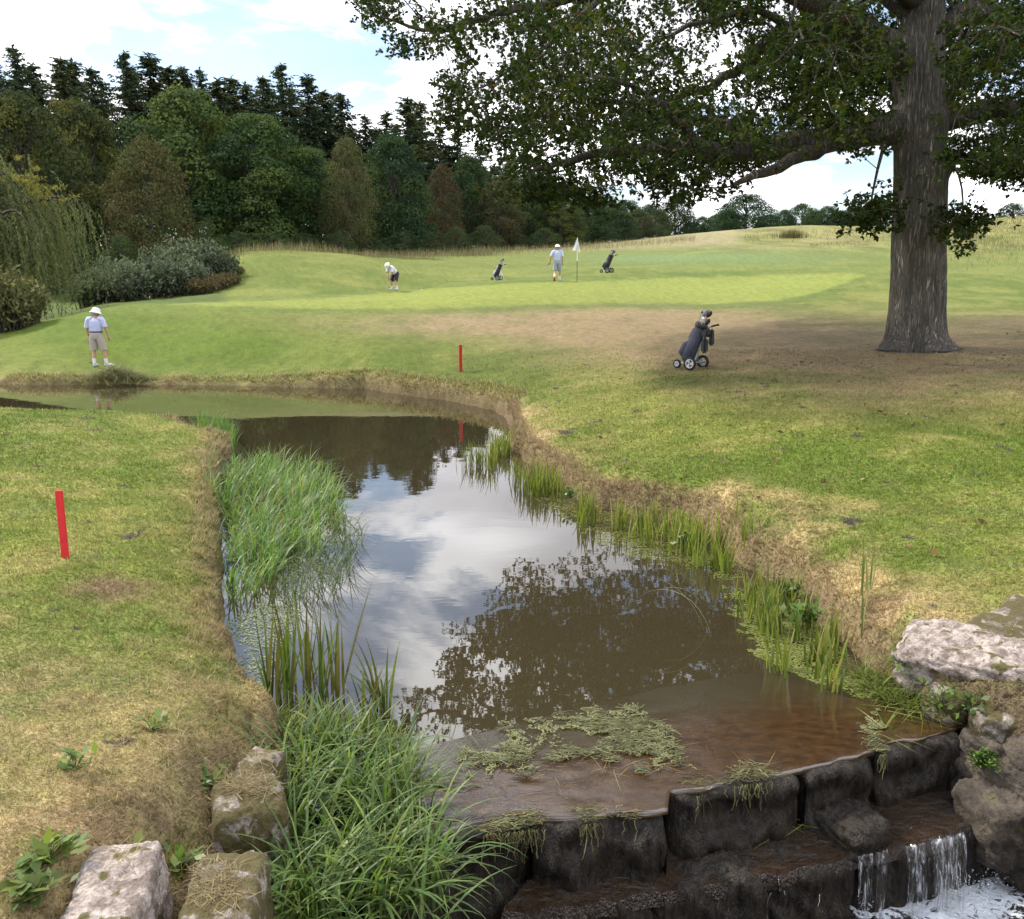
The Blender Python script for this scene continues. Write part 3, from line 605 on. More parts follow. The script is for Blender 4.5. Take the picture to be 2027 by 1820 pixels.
# (photo x of the stem, photo y of the top, depth, photo half width, kind, tint, label)
WOOD = [
 (20,168,64,130,0,(1.25,1.05,.9),'tall olive broadleaf tree behind the weeping willow'),
 (150,182,70,110,1,(1.2,1.0,.8),'bronze-topped broadleaf tree right of the willow, at the left of the wood'),
 (285,258,62,88,4,(1.25,1.15,1),'olive-brown tree standing forward of the big green crown, behind the grey-green shrubs'),
 (355,160,75,140,2,(1.15,1.2,.9),'largest rounded green crown of the wood, below the pair of tall conifers'),
 (500,215,74,120,3,(1.0,1.15,.9),'broad green tree bulging from the middle of the wood above the left mound'),
 (610,285,76,70,1,(.9,1.05,.95),'dark green tree between the broad crown and the pale slender tree'),
 (682,262,74,52,5,(1.15,1.15,1),'slender brownish-topped tree narrowing upwards, above the mound behind the green'),
 (775,255,82,85,0,(.70,.85,.85),'dark blue-green rounded tree behind the bent putting golfer'),
 (875,318,88,44,4,(1.1,.85,.95),'purplish-brown narrow tree right of the dark rounded tree'),
 (925,300,96,60,2,(.75,.9,.85),'dark tree above the far trolley beside the purplish tree'),
 (985,345,94,48,5,(.95,.85,.9),'dull brown tree behind the hanging oak leaves, left of the flag'),
 (1050,345,104,62,3,(.8,.9,.85),'dark green tree behind the oak branch tips, left of the flag'),
 (1110,375,102,46,1,(1.15,1.0,.8),'olive tree in the wood directly behind the walking golfer'),
 (1165,385,112,50,0,(.75,.9,.85),'dark tree in the wood just right of the flag'),
 (1215,400,118,44,2,(.8,.9,.9),'low dark tree in the wood above the far right trolley'),
 (1262,412,124,40,4,(.85,.85,.9),'low brownish tree near the end of the wood'),
 (1303,415,128,32,5,(.9,.85,.85),'last brownish bush-like tree at the right end of the wood'),
 (1338,386,165,42,3,(.65,.75,.8),'round tree standing alone past the right end of the wood'),
 (1392,428,175,26,0,(.6,.75,.8),'small dark tree between the lone round tree and the big bush'),
 (1478,384,135,60,1,(.62,.8,.85),'large dome-shaped dark bush on the skyline left of the far figure'),
 (1440,415,150,34,2,(.6,.75,.85),'dark tree half hidden behind the dome-shaped bush'),
 (1590,402,160,34,0,(.75,.9,.9),'grey-green tree on the skyline just right of the far figure'),
 (1640,408,158,34,3,(.7,.9,.85),'second grey-green tree on the skyline right of the far figure'),
 (1690,408,158,32,1,(.7,.85,.9),'third grey-green tree on the skyline, nearest the oak trunk'),
 (1735,394,150,32,2,(.65,.85,.85),'dark round tree on the skyline close to the oak trunk'),
 (2005,402,150,36,3,(.6,.75,.85),'dark tree on the skyline at the right edge beyond the oak'),
 (945,325,104,62,0,(.7,.85,.85),'dark tree behind the purplish tree, mostly hidden by hanging oak leaves'),
 (1005,338,110,60,1,(.75,.85,.8),'dark tree deep in the wood above the middle of the green'),
 (1065,352,116,60,2,(.7,.85,.85),'dark tree deep in the wood above the walking golfer'),
 (1130,365,122,56,3,(.7,.85,.8),'dark tree deep in the wood above the flag'),
 (1190,384,128,52,0,(.7,.8,.85),'dark tree deep in the wood right of the flag'),
 (1240,396,134,48,1,(.7,.8,.8),'dark tree at the back of the wood above the far right trolley'),
 (1285,404,138,44,2,(.7,.8,.85),'dark tree at the back of the thin end of the wood'),
 (1420,425,165,34,0,(.6,.75,.8),'low dark tree in the hedge just left of the dome-shaped bush'),
 (1525,425,150,30,1,(.65,.8,.8),'low tree in the hedge right of the dome-shaped bush'),
 (1552,415,158,28,0,(.65,.8,.8),'low tree in the hedge just left of the far figure'),
 (1615,416,156,30,1,(.7,.85,.85),'low tree in the hedge between the first and second skyline trees'),
 (1665,416,156,30,0,(.65,.85,.85),'low tree in the hedge between the second and third skyline trees'),
 (1712,412,154,30,1,(.65,.8,.85),'low tree in the hedge left of the round tree by the oak trunk'),
 (1372,440,170,30,1,(.6,.75,.8),'small tree low in the hedge right of the lone round tree')]
for x, y, Y, hw, k, tint, lab in WOOD:
    if lab is None: continue
    p = at_Y(x, y, Y); proto = LOWB[k % 2] if Y > 125 else (BROAD + BROWN)[k]; H = p[2] - hz(p[0], p[1]) + .15; W = hw / F * Y
    place('broadleaf_tree', proto, p[0], Y, H, W * 1.0, lab, 'tree', 'broadleaf trees of the wood and skyline', tint)
CONS = [(-20,110,90),(26,92,88),(62,128,92),(118,112,90),(143,120,94),(180,134,88),(246,102,92),(293,107,94),(334,132,96),(362,132,95),(395,136,97),(430,158,95),(456,152,98),(486,165,100),(520,152,96),(556,126,98),(607,148,100),(640,180,102),(673,184,104),(722,228,106),(765,222,108),(806,192,104),(832,202,108),(872,250,112),(905,262,112),(950,285,116),(1010,305,122),(1075,330,128)]
for q_ in range(len(CONS) - 1): place('conifer', CON[q_ % 3], at_Y((CONS[q_][0] + CONS[q_ + 1][0]) / 2, 300, CONS[q_][2] + 7)[0], CONS[q_][2] + 7, at_Y(0, max(CONS[q_][1], CONS[q_ + 1][1]) + 22, CONS[q_][2] + 7)[2] - hz(at_Y((CONS[q_][0] + CONS[q_ + 1][0]) / 2, 300, CONS[q_][2] + 7)[0], CONS[q_][2] + 7), 4.2, '%s of the shorter conifers from the left, filling gaps between the spires' % ORD[q_], 'conifer', 'shorter conifers between the spires', (1.6, 1.6, 1.7))
for i, (x, y, Y) in enumerate(CONS):
    p = at_Y(x, y, Y); H = p[2] - hz(p[0], p[1]) + .15
    if i == 0: lab = 'dark conifer at the left edge rising behind the willow'
    else: lab = '%s dark spired conifer from the left along the top of the wood' % ORD[i - 1]
    place('conifer', CON[(i * 2 + i // 3) % 3], p[0], Y, H, 3.5 + 1.3 * ((i * 37) % 10) / 10, lab, 'conifer', 'conifers rising above the wood', (1.7, 1.65, 1.75))
# low undergrowth that closes the foot of the wood
und = [(470,452,66,40),(535,455,67,46),(600,460,70,42),(668,455,70,40),(735,462,74,38),(800,450,78,44),(850,452,80,30),(905,442,84,34),(960,440,88,36),(1020,448,94,34),(1080,446,98,34),(1140,450,104,30),(1200,448,110,30),(1250,446,116,28),(1300,440,122,26),(330,440,62,60),(240,455,58,50),(160,470,58,50),(400,430,64,50),(60,470,62,70)]
und += [(x_, 428 + (x_ % 3) * 6, 132 + (x_ % 7), 74) for x_ in range(415, 880, 52)] + [(500,440,84,70),(580,430,88,70),(650,425,90,70),(720,430,94,70),(790,425,98,60),(850,430,100,60),(910,425,106,60),(975,425,110,56),(1040,430,116,56),(1100,432,122,50)]
for i, (x, y, Y, hw) in enumerate(sorted(und)):
    p = at_Y(x, y, Y); H = max(1.5, p[2] - hz(p[0], p[1]))
    place('understorey_bush', BUSHV[i % 2], p[0], Y, H, hw / F * Y, '%s low dark bush from the left along the foot of the wood' % ORD[i], 'bush', 'bushes along the foot of the wood', (.8, .9, .85))

# ------------------------------------------------------------------ stones
def rock_mesh(name, size, seed, mat, cuts=16, rough=.10, power=5.0, strata=.03, cut=None):
    bm = bmesh.new(); bmesh.ops.create_cube(bm, size=2.0); bmesh.ops.subdivide_edges(bm, edges=bm.edges[:], cuts=cuts, use_grid_fill=True)
    v = np.array([q.co[:] for q in bm.verts]); n = (np.abs(v) ** power).sum(1) ** (1 / power); u = v / n[:, None]
    s = np.array(size) / 2; p = u * s; m = min(s)
    f1 = fbm(u[:, 0] * 1.7 + u[:, 2] * 1.1 + seed * 3.3, u[:, 1] * 1.7 - u[:, 2] * 1.3 + seed, seed, 3) - .5
    f2 = fbm(u[:, 0] * 5 + u[:, 2] * 3 + seed, u[:, 1] * 5 - u[:, 2] * 4, seed + 9, 3) - .5
    f3 = fbm(u[:, 0] * 13 + u[:, 2] * 9, u[:, 1] * 13 + u[:, 2] * 8 + seed, seed + 19, 2) - .5
    st = np.sin(u[:, 2] * 9 + f1 * 5 + seed) * strata
    p = p + unit(u) * (m * (rough * (4 * f1 + 2.4 * f2 + 1.6 * f3) + st))[:, None]
    if cut: p = cut(p)
    for q, w in zip(bm.verts, p): q.co = w
    me = bpy.data.meshes.new(name); bm.to_mesh(me); bm.free(); me.materials.append(mat)
    me.polygons.foreach_set('use_smooth', np.ones(len(me.polygons), bool)); return me
def stone_mat(name, c1, c2, moss=(.085, .075, .018), moss_amt=.5, scale=7.0, rough=.85, top=.55):
    m, t, N, L = newmat(name); o = N('ShaderNodeOutputMaterial'); b = N('ShaderNodeBsdfPrincipled'); L(b.outputs[0], o.inputs[0])
    g = N('ShaderNodeNewGeometry')
    n = N('ShaderNodeTexNoise'); n.inputs['Scale'].default_value = scale; n.inputs['Detail'].default_value = 6; n.inputs['Roughness'].default_value = .65; L(g.outputs['Position'], n.inputs['Vector'])
    n2 = N('ShaderNodeTexNoise'); n2.inputs['Scale'].default_value = scale * 5; n2.inputs['Detail'].default_value = 4; n2.inputs['Roughness'].default_value = .7; L(g.outputs['Position'], n2.inputs['Vector'])
    n3 = N('ShaderNodeTexNoise'); n3.inputs['Scale'].default_value = scale * .8; n3.inputs['Detail'].default_value = 5; n3.inputs['Distortion'].default_value = .6
    mp = N('ShaderNodeMapping'); mp.inputs['Location'].default_value = (3.7, 9.1, 2); L(g.outputs['Position'], mp.inputs[0]); L(mp.outputs[0], n3.inputs['Vector'])
    def rmp(v, a, b_): 
        q = N('ShaderNodeMapRange'); q.interpolation_type = 'SMOOTHSTEP'; q.inputs['From Min'].default_value = a; q.inputs['From Max'].default_value = b_; L(v, q.inputs['Value']); return q.outputs[0]
    m1 = N('ShaderNodeMix'); m1.data_type = 'RGBA'; m1.inputs['A'].default_value = (*c1, 1); m1.inputs['B'].default_value = (*c2, 1); L(rmp(n.outputs['Fac'], .38, .62), m1.inputs['Factor'])
    m2 = N('ShaderNodeMix'); m2.data_type = 'RGBA'; m2.blend_type = 'MULTIPLY'; m2.inputs['Factor'].default_value = .75
    q = N('ShaderNodeMapRange'); q.inputs['From Min'].default_value = .3; q.inputs['From Max'].default_value = .65; q.inputs['To Min'].default_value = .35; q.inputs['To Max'].default_value = 1.15; L(n2.outputs['Fac'], q.inputs['Value'])
    L(m1.outputs['Result'], m2.inputs['A']); L(q.outputs[0], m2.inputs['B'])
    m3 = N('ShaderNodeMix'); m3.data_type = 'RGBA'; L(m2.outputs['Result'], m3.inputs['A']); m3.inputs['B'].default_value = (*moss, 1)
    L(rmp(n3.outputs['Fac'], .66 - .2 * moss_amt, .74 - .2 * moss_amt), m3.inputs['Factor'])
    L(m3.outputs['Result'], b.inputs['Base Color']); b.inputs['Roughness'].default_value = rough
    ad = N('ShaderNodeMath'); ad.operation = 'MULTIPLY_ADD'; L(n2.outputs['Fac'], ad.inputs[0]); ad.inputs[1].default_value = .5; L(n.outputs['Fac'], ad.inputs[2])
    bp = N('ShaderNodeBump'); bp.inputs['Strength'].default_value = .9; bp.inputs['Distance'].default_value = .04; L(ad.outputs[0], bp.inputs['Height']); L(bp.outputs[0], b.inputs['Normal'])
    return m
M_STONE = stone_mat('pale_limestone', (.20, .155, .13), (.50, .425, .385), moss_amt=.45, scale=11)
M_STONE2 = stone_mat('mossy_limestone', (.13, .105, .075), (.36, .315, .27), moss=(.085, .068, .02), moss_amt=1.25, scale=11)
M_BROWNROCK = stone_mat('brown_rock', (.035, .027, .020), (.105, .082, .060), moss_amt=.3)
def wet_mat(name, c1, c2, rough=.22, sc=(9, 9, 2.0), bump=.7, spec=.5, ior=1.4, blend=None, foam=None, dist=.03):
    m, t, N, L = newmat(name); o = N('ShaderNodeOutputMaterial'); b = N('ShaderNodeBsdfPrincipled'); L(b.outputs[0], o.inputs[0])
    g = N('ShaderNodeNewGeometry'); mp = N('ShaderNodeMapping'); mp.inputs['Scale'].default_value = sc; mp.inputs['Rotation'].default_value = (0, 0, R(-18)); L(g.outputs['Position'], mp.inputs[0])
    n = N('ShaderNodeTexNoise'); n.inputs['Scale'].default_value = 1; n.inputs['Detail'].default_value = 5; n.inputs['Roughness'].default_value = .65; L(mp.outputs[0], n.inputs['Vector'])
    n2 = N('ShaderNodeTexNoise'); n2.inputs['Scale'].default_value = 4.2; n2.inputs['Detail'].default_value = 3; L(mp.outputs[0], n2.inputs['Vector'])
    mx = N('ShaderNodeMix'); mx.data_type = 'RGBA'; mx.inputs['A'].default_value = (*c1, 1); mx.inputs['B'].default_value = (*c2, 1)
    r = N('ShaderNodeMapRange'); r.inputs['From Min'].default_value = .35; r.inputs['From Max'].default_value = .68; L(n.outputs['Fac'], r.inputs['Value']); L(r.outputs[0], mx.inputs['Factor'])
    out = mx.outputs['Result']
    if blend:                                   # shallow water turning into the deep pond water behind it
        at_ = N('ShaderNodeAttribute'); at_.attribute_name = 'shoal'; bl = N('ShaderNodeMix'); bl.data_type = 'RGBA'; bl.inputs['A'].default_value = (*blend, 1); L(out, bl.inputs['B'])
        k_ = N('ShaderNodeMath'); k_.operation = 'MULTIPLY_ADD'; L(n.outputs['Fac'], k_.inputs[0]); k_.inputs[1].default_value = .9; k_.inputs[2].default_value = -.45
        k2 = N('ShaderNodeMath'); k2.operation = 'ADD'; k2.use_clamp = True; L(k_.outputs[0], k2.inputs[0]); L(at_.outputs['Fac'], k2.inputs[1])
        k3 = N('ShaderNodeMapRange'); k3.interpolation_type = 'SMOOTHSTEP'; L(k2.outputs[0], k3.inputs['Value']); L(k3.outputs[0], bl.inputs['Factor']); out = bl.outputs['Result']
    if foam:                                    # white froth floating where the falls land
        vr = N('ShaderNodeTexNoise'); vr.inputs['Scale'].default_value = 9; vr.inputs['Detail'].default_value = 6; vr.inputs['Roughness'].default_value = .7; vr.inputs['Distortion'].default_value = 2.2; L(g.outputs['Position'], vr.inputs['Vector'])
        at_ = N('ShaderNodeAttribute'); at_.attribute_name = 'froth'; k_ = N('ShaderNodeMath'); k_.operation = 'MULTIPLY_ADD'; L(at_.outputs['Fac'], k_.inputs[0]); k_.inputs[1].default_value = .30; L(vr.outputs['Fac'], k_.inputs[2])
        k3 = N('ShaderNodeMapRange'); k3.interpolation_type = 'SMOOTHSTEP'; k3.inputs['From Min'].default_value = .66; k3.inputs['From Max'].default_value = .76; L(k_.outputs[0], k3.inputs['Value'])
        bl = N('ShaderNodeMix'); bl.data_type = 'RGBA'; L(out, bl.inputs['A']); bl.inputs['B'].default_value = (.72, .76, .82, 1); L(k3.outputs[0], bl.inputs['Factor']); out = bl.outputs['Result']
    L(out, b.inputs['Base Color']); b.inputs['Roughness'].default_value = rough; b.inputs['IOR'].default_value = ior; b.inputs['Specular IOR Level'].default_value = spec
    ad = N('ShaderNodeMath'); ad.operation = 'MULTIPLY_ADD'; L(n2.outputs['Fac'], ad.inputs[0]); ad.inputs[1].default_value = .6; L(n.outputs['Fac'], ad.inputs[2])
    bp = N('ShaderNodeBump'); bp.inputs['Strength'].default_value = bump; bp.inputs['Distance'].default_value = dist; L(ad.outputs[0], bp.inputs['Height']); L(bp.outputs[0], b.inputs['Normal'])
    return m
M_WET = wet_mat('wet_dark_stone', (.012, .010, .009), (.050, .040, .030), .42, (26, 26, 5), .9, .35)
M_APRON = wet_mat('brown_shallow_water', (.024, .013, .006), (.058, .031, .013), .02, (9, 16, 5), .05, .95, 1.5, blend=(.034, .027, .014))
M_FLOW = wet_mat('running_water_on_ledge', (.028, .015, .007), (.085, .045, .020), .04, (22, 34, 10), 1.0, 1.0, 1.6, dist=.12)
M_POOL = wet_mat('churned_dark_water', (.006, .007, .008), (.02, .022, .024), .05, (7, 10, 6), .8, .6, 1.38, foam=True)

# ---- the weir: two courses of big wet stones
ZL = -.42                                     # height of the lower ledge
weir = tag(empty('stone_weir', (LIP[3][0], LIP[3][1], ZL)), 'two-step weir of big dark wet stones with brown water running over', 'weir')
WO = np.array([LIP[3][0], LIP[3][1], ZL])
def course(a, b, ztop, zbot, depth, seed, nback=10, bulge=.025):
    """one stone of a course: front edge from a to b (plan points), flat top, rough face"""
    a = np.array(a); b = np.array(b); e = b - a; Ln = np.linalg.norm(e); e = e / Ln; nrm = np.array([e[1], -e[0]])   # towards the camera
    if nrm[1] > 0: nrm = -nrm
    nx = 44; t = np.linspace(0, 1, nx); prof = [(-depth, ztop), (-depth * .6, ztop), (-depth * .3, ztop), (-.14, ztop), (-.075, ztop - .008), (-.035, ztop - .024), (-.008, ztop - .055)]
    zz = np.linspace(ztop - .09, zbot, 14); prof += [(.0, z) for z in zz]
    rows = []
    for k, (o, z) in enumerate(prof):
        pl = a[None] + e[None] * (t * Ln)[:, None]
        rnd = np.clip(np.minimum(t, 1 - t) * Ln / .07, 0, 1) ** .6
        jag = (fbm(t * Ln * 4 + seed * 7, np.full(nx, z * 5), seed, 3) - .5) * .20 + (fbm(t * Ln * 12 + seed, np.full(nx, z * 12), seed + 5, 3) - .5) * .09
        back = (1 - rnd) * .07
        oo = o + (jag + bulge - back) * (1 if k >= 4 else (.6 if k == 3 else 0))
        rows.append(np.column_stack([pl + nrm[None] * oo[:, None], np.full(nx, z) - (1 - rnd) * .03 * (k > 2) + ((fbm(t * Ln * 6, np.full(nx, o * 6.0), seed + 3, 2) - .5) * .012 if k < 6 else 0)]))
    v = np.concatenate(rows) - WO; m = len(prof); i = np.arange(m * nx).reshape(m, nx)
    f = np.stack([i[:-1, :-1], i[1:, :-1], i[1:, 1:], i[:-1, 1:]], -1).reshape(-1, 4)
    # end caps
    g = Geo(); g.add(v, f)
    for col in (0, nx - 1):
        idx = i[:, col]; low = v[idx].copy(); low[:, 2] = zbot - WO[2]; g.add(np.vstack([v[idx], low]), np.array([[q, q + 1, q + 1 + m, q + m] for q in range(m - 1)]))
    me = g.mesh('stone', None, True); return me
def sub(p, q, u): return np.array(p) * (1 - u) + np.array(q) * u
tops = [((760,1668),(1050,1628)),((1056,1632),(1322,1612)),((1332,1580),(1590,1530)),((1597,1528),(1738,1492)),((1744,1487),(1915,1450))]
UP = [(at_z(*a, 0)[:2], at_z(*b, 0)[:2]) for a, b in tops]
for k, (a, b) in enumerate(UP):
    me = course(a, b, -.006, ZL - .25, .95, 3 + k); me.materials.append(M_WET); link('stone', me, weir)
lows = [((1000,1800),(1300,1772)),((1306,1768),(1530,1738)),((1537,1735),(1705,1690)),((1722,1684),(1872,1652)),((1880,1646),(2070,1592))]
LOW = [(at_z(*a, ZL)[:2], at_z(*b, ZL)[:2]) for a, b in lows]
for k, (a, b) in enumerate(LOW):
    e_ = np.array(b) - np.array(a); Ln = np.linalg.norm(e_); an_ = math.atan2(e_[1], e_[0]); nb = np.array([-e_[1], e_[0]]) / Ln; nb = nb if nb[1] > 0 else -nb
    cc = (np.array(a) + np.array(b)) / 2 + nb * .34; me = rock_mesh('stone', (Ln + .03, .74, .95), 23 + k, M_WET, 26, .085, 7.0, .02)
    link('stone', me, weir, np.array([cc[0], cc[1], ZL - .475 + (.0, .012, -.01, -.02, .01)[k]]) - WO, an_)
# a knob of stone that splits the flow
kp = at_z(1680, 1640, ZL + .02); me = rock_mesh('stone', (.40, .46, .26), 4, M_WET, 16, .10, 4.0); o = link('stone', me, weir, kp - WO, .5); o.scale = (1, 1, 1)
# brown water sliding over the crest, and the running water on the lower ledge
def strip(name, front, back, zf, zb, mat, over=.05, nx=90, ny=34, amp=.004, drop=.03):
    fr = np.array(front); bk = np.array(back); fi = np.linspace(0, len(fr) - 1, nx); bi = np.linspace(0, len(bk) - 1, nx)
    f = np.stack([np.interp(fi, np.arange(len(fr)), fr[:, q]) for q in (0, 1)], 1); b = np.stack([np.interp(bi, np.arange(len(bk)), bk[:, q]) for q in (0, 1)], 1)
    rows = []
    for k in range(ny):
        u = k / (ny - 6)
        if u <= 1: p = b * (1 - u) + f * u; z = zb + (zf - zb) * u
        else:
            e = (u - 1) * (ny - 6) / 5; d = unit(f - b); p = f + d * (over * math.sin(e * 1.4)); z = zf - drop * e * e
        zz = z + amp * (fbm(p[:, 0] * 9, p[:, 1] * 14, 5, 3) - .5) * 2 * min(1, max(0, u * 2)); rows.append(np.column_stack([p, zz]))
    v = np.concatenate(rows); i = np.arange(nx * ny).reshape(ny, nx); fc = np.stack([i[:-1, :-1], i[1:, :-1], i[1:, 1:], i[:-1, 1:]], -1).reshape(-1, 4)
    sh = np.repeat(np.clip(np.arange(ny) / (ny - 6) * 2.2 - .35, -.5, 2), nx)
    return mesh_np(name, v, fc, mat, True, None, {'shoal': sh})
def jag(pts, amp, seed, n=14):
    out = []
    for k in range(len(pts) - 1):
        for q in range(n):
            u = q / n; p = np.array(pts[k]) * (1 - u) + np.array(pts[k + 1]) * u; out.append(p + np.array([0, 1.0]) * (fbm(np.array([p[0] * 5]), np.array([p[1] * 3 + seed]), seed, 3)[0] - .5) * 2 * amp)
    return out + [np.array(pts[-1])]
APR_F = jag([p for ab in UP for p in ab], .05, 6)
APR_B = [at_z(x, y, 0)[:2] for x, y in ((640,1520),(800,1490),(1000,1440),(1300,1365),(1560,1318),(1700,1330),(1800,1380),(1925,1440))]
apron = tag(link('shallow_water', strip('shallow_water', [p + np.array([0, .07]) for p in APR_F], APR_B, .002, .004, M_APRON, .03, 170, 44, .003, .03)), 'thin brown water sliding over the crest of the weir', kind='structure')
LW_B = [a_ + np.array([0, .06]) for ab in UP for a_ in ab][1:]
LW_F = jag([p + np.array([0, .03]) for ab in LOW for p in ab], .05, 8)
ledge = tag(link('ledge_water', strip('ledge_water', LW_F, LW_B, ZL + .004, ZL + .026, M_FLOW, .05, 170, 40, .014, .10)), 'brown sparkling water running along the lower ledge', kind='structure')
def pool_mesh():
    xs = np.linspace(-1.7, 4.6, 110); ys = np.linspace(1, 6.2, 100); X, Y = np.meshgrid(xs, ys); X = X.ravel(); Y = Y.ravel(); fr = 0
    for (x, y, w) in ((1868, 1740, .30), (1712, 1790, .16), (1930, 1770, .34), (1810, 1790, .26)):
        p = at_z(x, y, -.86); fr = fr + np.exp(-((X - p[0]) ** 2 + (Y - p[1]) ** 2) / w ** 2)
    Z = -.86 + (fbm(X * 7, Y * 7, 4, 3) - .5) * .09 * np.clip(fr + .2, 0, 1.3)
    i = np.arange(len(X)).reshape(100, 110); return mesh_np('pool_water', np.column_stack([X, Y, Z]), np.stack([i[:-1, :-1], i[:-1, 1:], i[1:, 1:], i[1:, :-1]], -1).reshape(-1, 4), M_POOL, True, None, {'froth': np.clip(fr, 0, 1)})
pool = tag(link('pool_water', pool_mesh()), 'dark churned water below the weir', kind='structure')
# falling strands, foam and drops
def falls():
    r = np.random.default_rng(5); g = Geo(); gd = Geo()
    def curtain(x0, y0, x1, y1, reach, zend, nx=26, nz=22):
        a = at_z(x0, y0, ZL); b = at_z(x1, y1, ZL); V = []
        for k in range(nz):
            t = k / (nz - 1)
            for i in range(nx):
                u = i / (nx - 1); p = a * (1 - u) + b * u; wv = (fbm(np.array([u * 7.0 + x0]), np.array([t * 1.2]), 3, 3)[0] - .5)
                o = reach * t * (.7 + .9 * wv); V.append((p[0] + wv * .05 * t, p[1] - .035 - o + wv * .03, ZL + .02 - (ZL + .02 - zend) * (t ** 1.7) * (1 + .0 * wv)))
        i = np.arange(nx * nz).reshape(nz, nx); g.add(np.array(V), np.stack([i[:-1, :-1], i[1:, :-1], i[1:, 1:], i[:-1, 1:]], -1).reshape(-1, 4))
    curtain(1694, 1694, 1722, 1688, .10, -.88); curtain(1730, 1688, 1752, 1682, .08, -.88); curtain(1788, 1676, 1826, 1667, .12, -.88); curtain(1836, 1664, 1902, 1648, .22, -.88); curtain(1846, 1668, 1890, 1655, .13, -.88)
    def strand(x, y, n, w, reach, zend):
        for _ in range(n):
            p0 = at_z(x + r.normal() * w, y + r.normal() * 3, ZL); t = np.linspace(0, 1, 9); out = reach * r.uniform(.5, 1.2)
            pts = np.column_stack([p0[0] + r.normal() * .02 * t, p0[1] - .04 - out * t, ZL + .015 - (ZL - zend) * t * t])
            pts += r.normal(size=(9, 3)) * .006; a0 = int(r.integers(3, 6)); pts = pts[a0:a0 + 3]; tube(g, pts, .0022 * np.linspace(1, .4, len(pts)), 4)
    strand(1712, 1690, 14, 9, .10, -.86); strand(1868, 1657, 34, 22, .22, -.86); strand(1500, 1745, 8, 70, .04, -.8)
    # foam: little lumps on the pool
    ic = bmesh.new(); bmesh.ops.create_icosphere(ic, subdivisions=1, radius=1); iv = np.array([q.co[:] for q in ic.verts]); ifc = np.array([[q.index for q in f.verts] for f in ic.faces]); ic.free()
    def blob(p, s): gd.add(iv * s * r.uniform(.6, 1.4, (1, 3)) + p, ifc)
    for (cx, cy, sx, sy, n, h) in [(1868,1735,36,24,260,.16),(1910,1780,60,26,240,.14),(1716,1795,16,14,90,.08),(1960,1740,40,24,90,.14),(1850,1700,22,26,120,.06)]:
        for _ in range(n):
            p = at_z(cx + r.normal() * sx * .6, cy + r.normal() * sy * .6, -.84); p[2] += abs(r.normal()) * h * .5; blob(p, r.uniform(.0015, .005))
    return g.mesh('falling_water', M_FALL, True), gd.mesh('foam', M_FOAM, True)
def fall_mat():
    """clear falling sheet, white where it breaks into streaks"""
    m, t, N, L = newmat('falling_water'); o = N('ShaderNodeOutputMaterial'); b = N('ShaderNodeBsdfPrincipled'); b.inputs['Base Color'].default_value = (.70, .75, .82, 1); b.inputs['Roughness'].default_value = .15; b.inputs['Specular IOR Level'].default_value = .8
    g = N('ShaderNodeNewGeometry'); mp = N('ShaderNodeMapping'); mp.inputs['Scale'].default_value = (34, 20, 4.5); L(g.outputs['Position'], mp.inputs[0]); n = N('ShaderNodeTexNoise'); n.inputs['Scale'].default_value = 1; n.inputs['Detail'].default_value = 5; n.inputs['Roughness'].default_value = .72; n.inputs['Distortion'].default_value = .7; L(mp.outputs[0], n.inputs['Vector'])
    r = N('ShaderNodeMapRange'); r.interpolation_type = 'SMOOTHSTEP'; r.inputs['From Min'].default_value = .50; r.inputs['From Max'].default_value = .68; r.inputs['To Max'].default_value = .85; L(n.outputs['Fac'], r.inputs['Value'])
    bp = N('ShaderNodeBump'); bp.inputs['Strength'].default_value = .8; bp.inputs['Distance'].default_value = .03; L(n.outputs['Fac'], bp.inputs['Height']); L(bp.outputs[0], b.inputs['Normal'])
    tr = N('ShaderNodeBsdfTransparent'); gl = N('ShaderNodeBsdfGlossy'); gl.inputs['Roughness'].default_value = .08; L(bp.outputs[0], gl.inputs['Normal']); m0 = N('ShaderNodeMixShader'); m0.inputs[0].default_value = .12; L(tr.outputs[0], m0.inputs[1]); L(gl.outputs[0], m0.inputs[2])
    mx = N('ShaderNodeMixShader'); L(r.outputs[0], mx.inputs[0]); L(m0.outputs[0], mx.inputs[1]); L(b.outputs[0], mx.inputs[2]); L(mx.outputs[0], o.inputs[0]); return m
M_FALL = fall_mat(); M_FOAM = simple('foam', (.80, .83, .86), .25, spec=.6)
fm, dm = falls()
tag(link('falling_water', fm), 'thin strands of water falling off the lower ledge', kind='stuff')
tag(link('foam', dm), 'white splashing foam and drops where the water lands', kind='stuff')

# ---- loose stones beside the stream
def stone(P, size, seed, rz, mat, label, tilt=(0, 0), rough=.065, power=9.0, cuts=24, name='stone_block'):
    o = tag(link(name, rock_mesh(name, size, seed, mat, cuts, rough, power)), label, 'stone'); o.location = P; o.rotation_euler = (tilt[0], tilt[1], rz); return o
def tp(x, y, z, h): p = at_z(x, y, z); p[2] -= h / 2; return p
stone(tp(225,1745,.50,.5), (.34, .62, .50), 31, R(8), M_STONE, 'pale lichened stone block with a moss tuft, bottom left corner of the bank', (R(2), R(-3)))
stone(tp(440,1760,.40,.75), (.34, .66, .75), 32, R(6), M_STONE2, 'mossy stone block strewn with dead grass, at the channel edge bottom left')
stone(tp(490,1565,.345,.7), (.38, .40, .70), 33, R(20), M_STONE2, 'moss-covered corner stone with pale chipped edge, above the two near blocks', (R(3), 0))
stone(tp(515,1500,.33,.6), (.22, .28, .60), 34, R(-12), M_STONE2, 'small pale-edged stone half buried in the left bank beside the reeds')
b1 = at_z(1905,1275,.47); stone((b1[0] + .12, b1[1] + .05, .27), (.54, 1.02, .40), 35, R(52), M_STONE, 'large pale slab with moss streaks on the right bank above the weir', (R(-3), R(-14)), .11, 6.0)
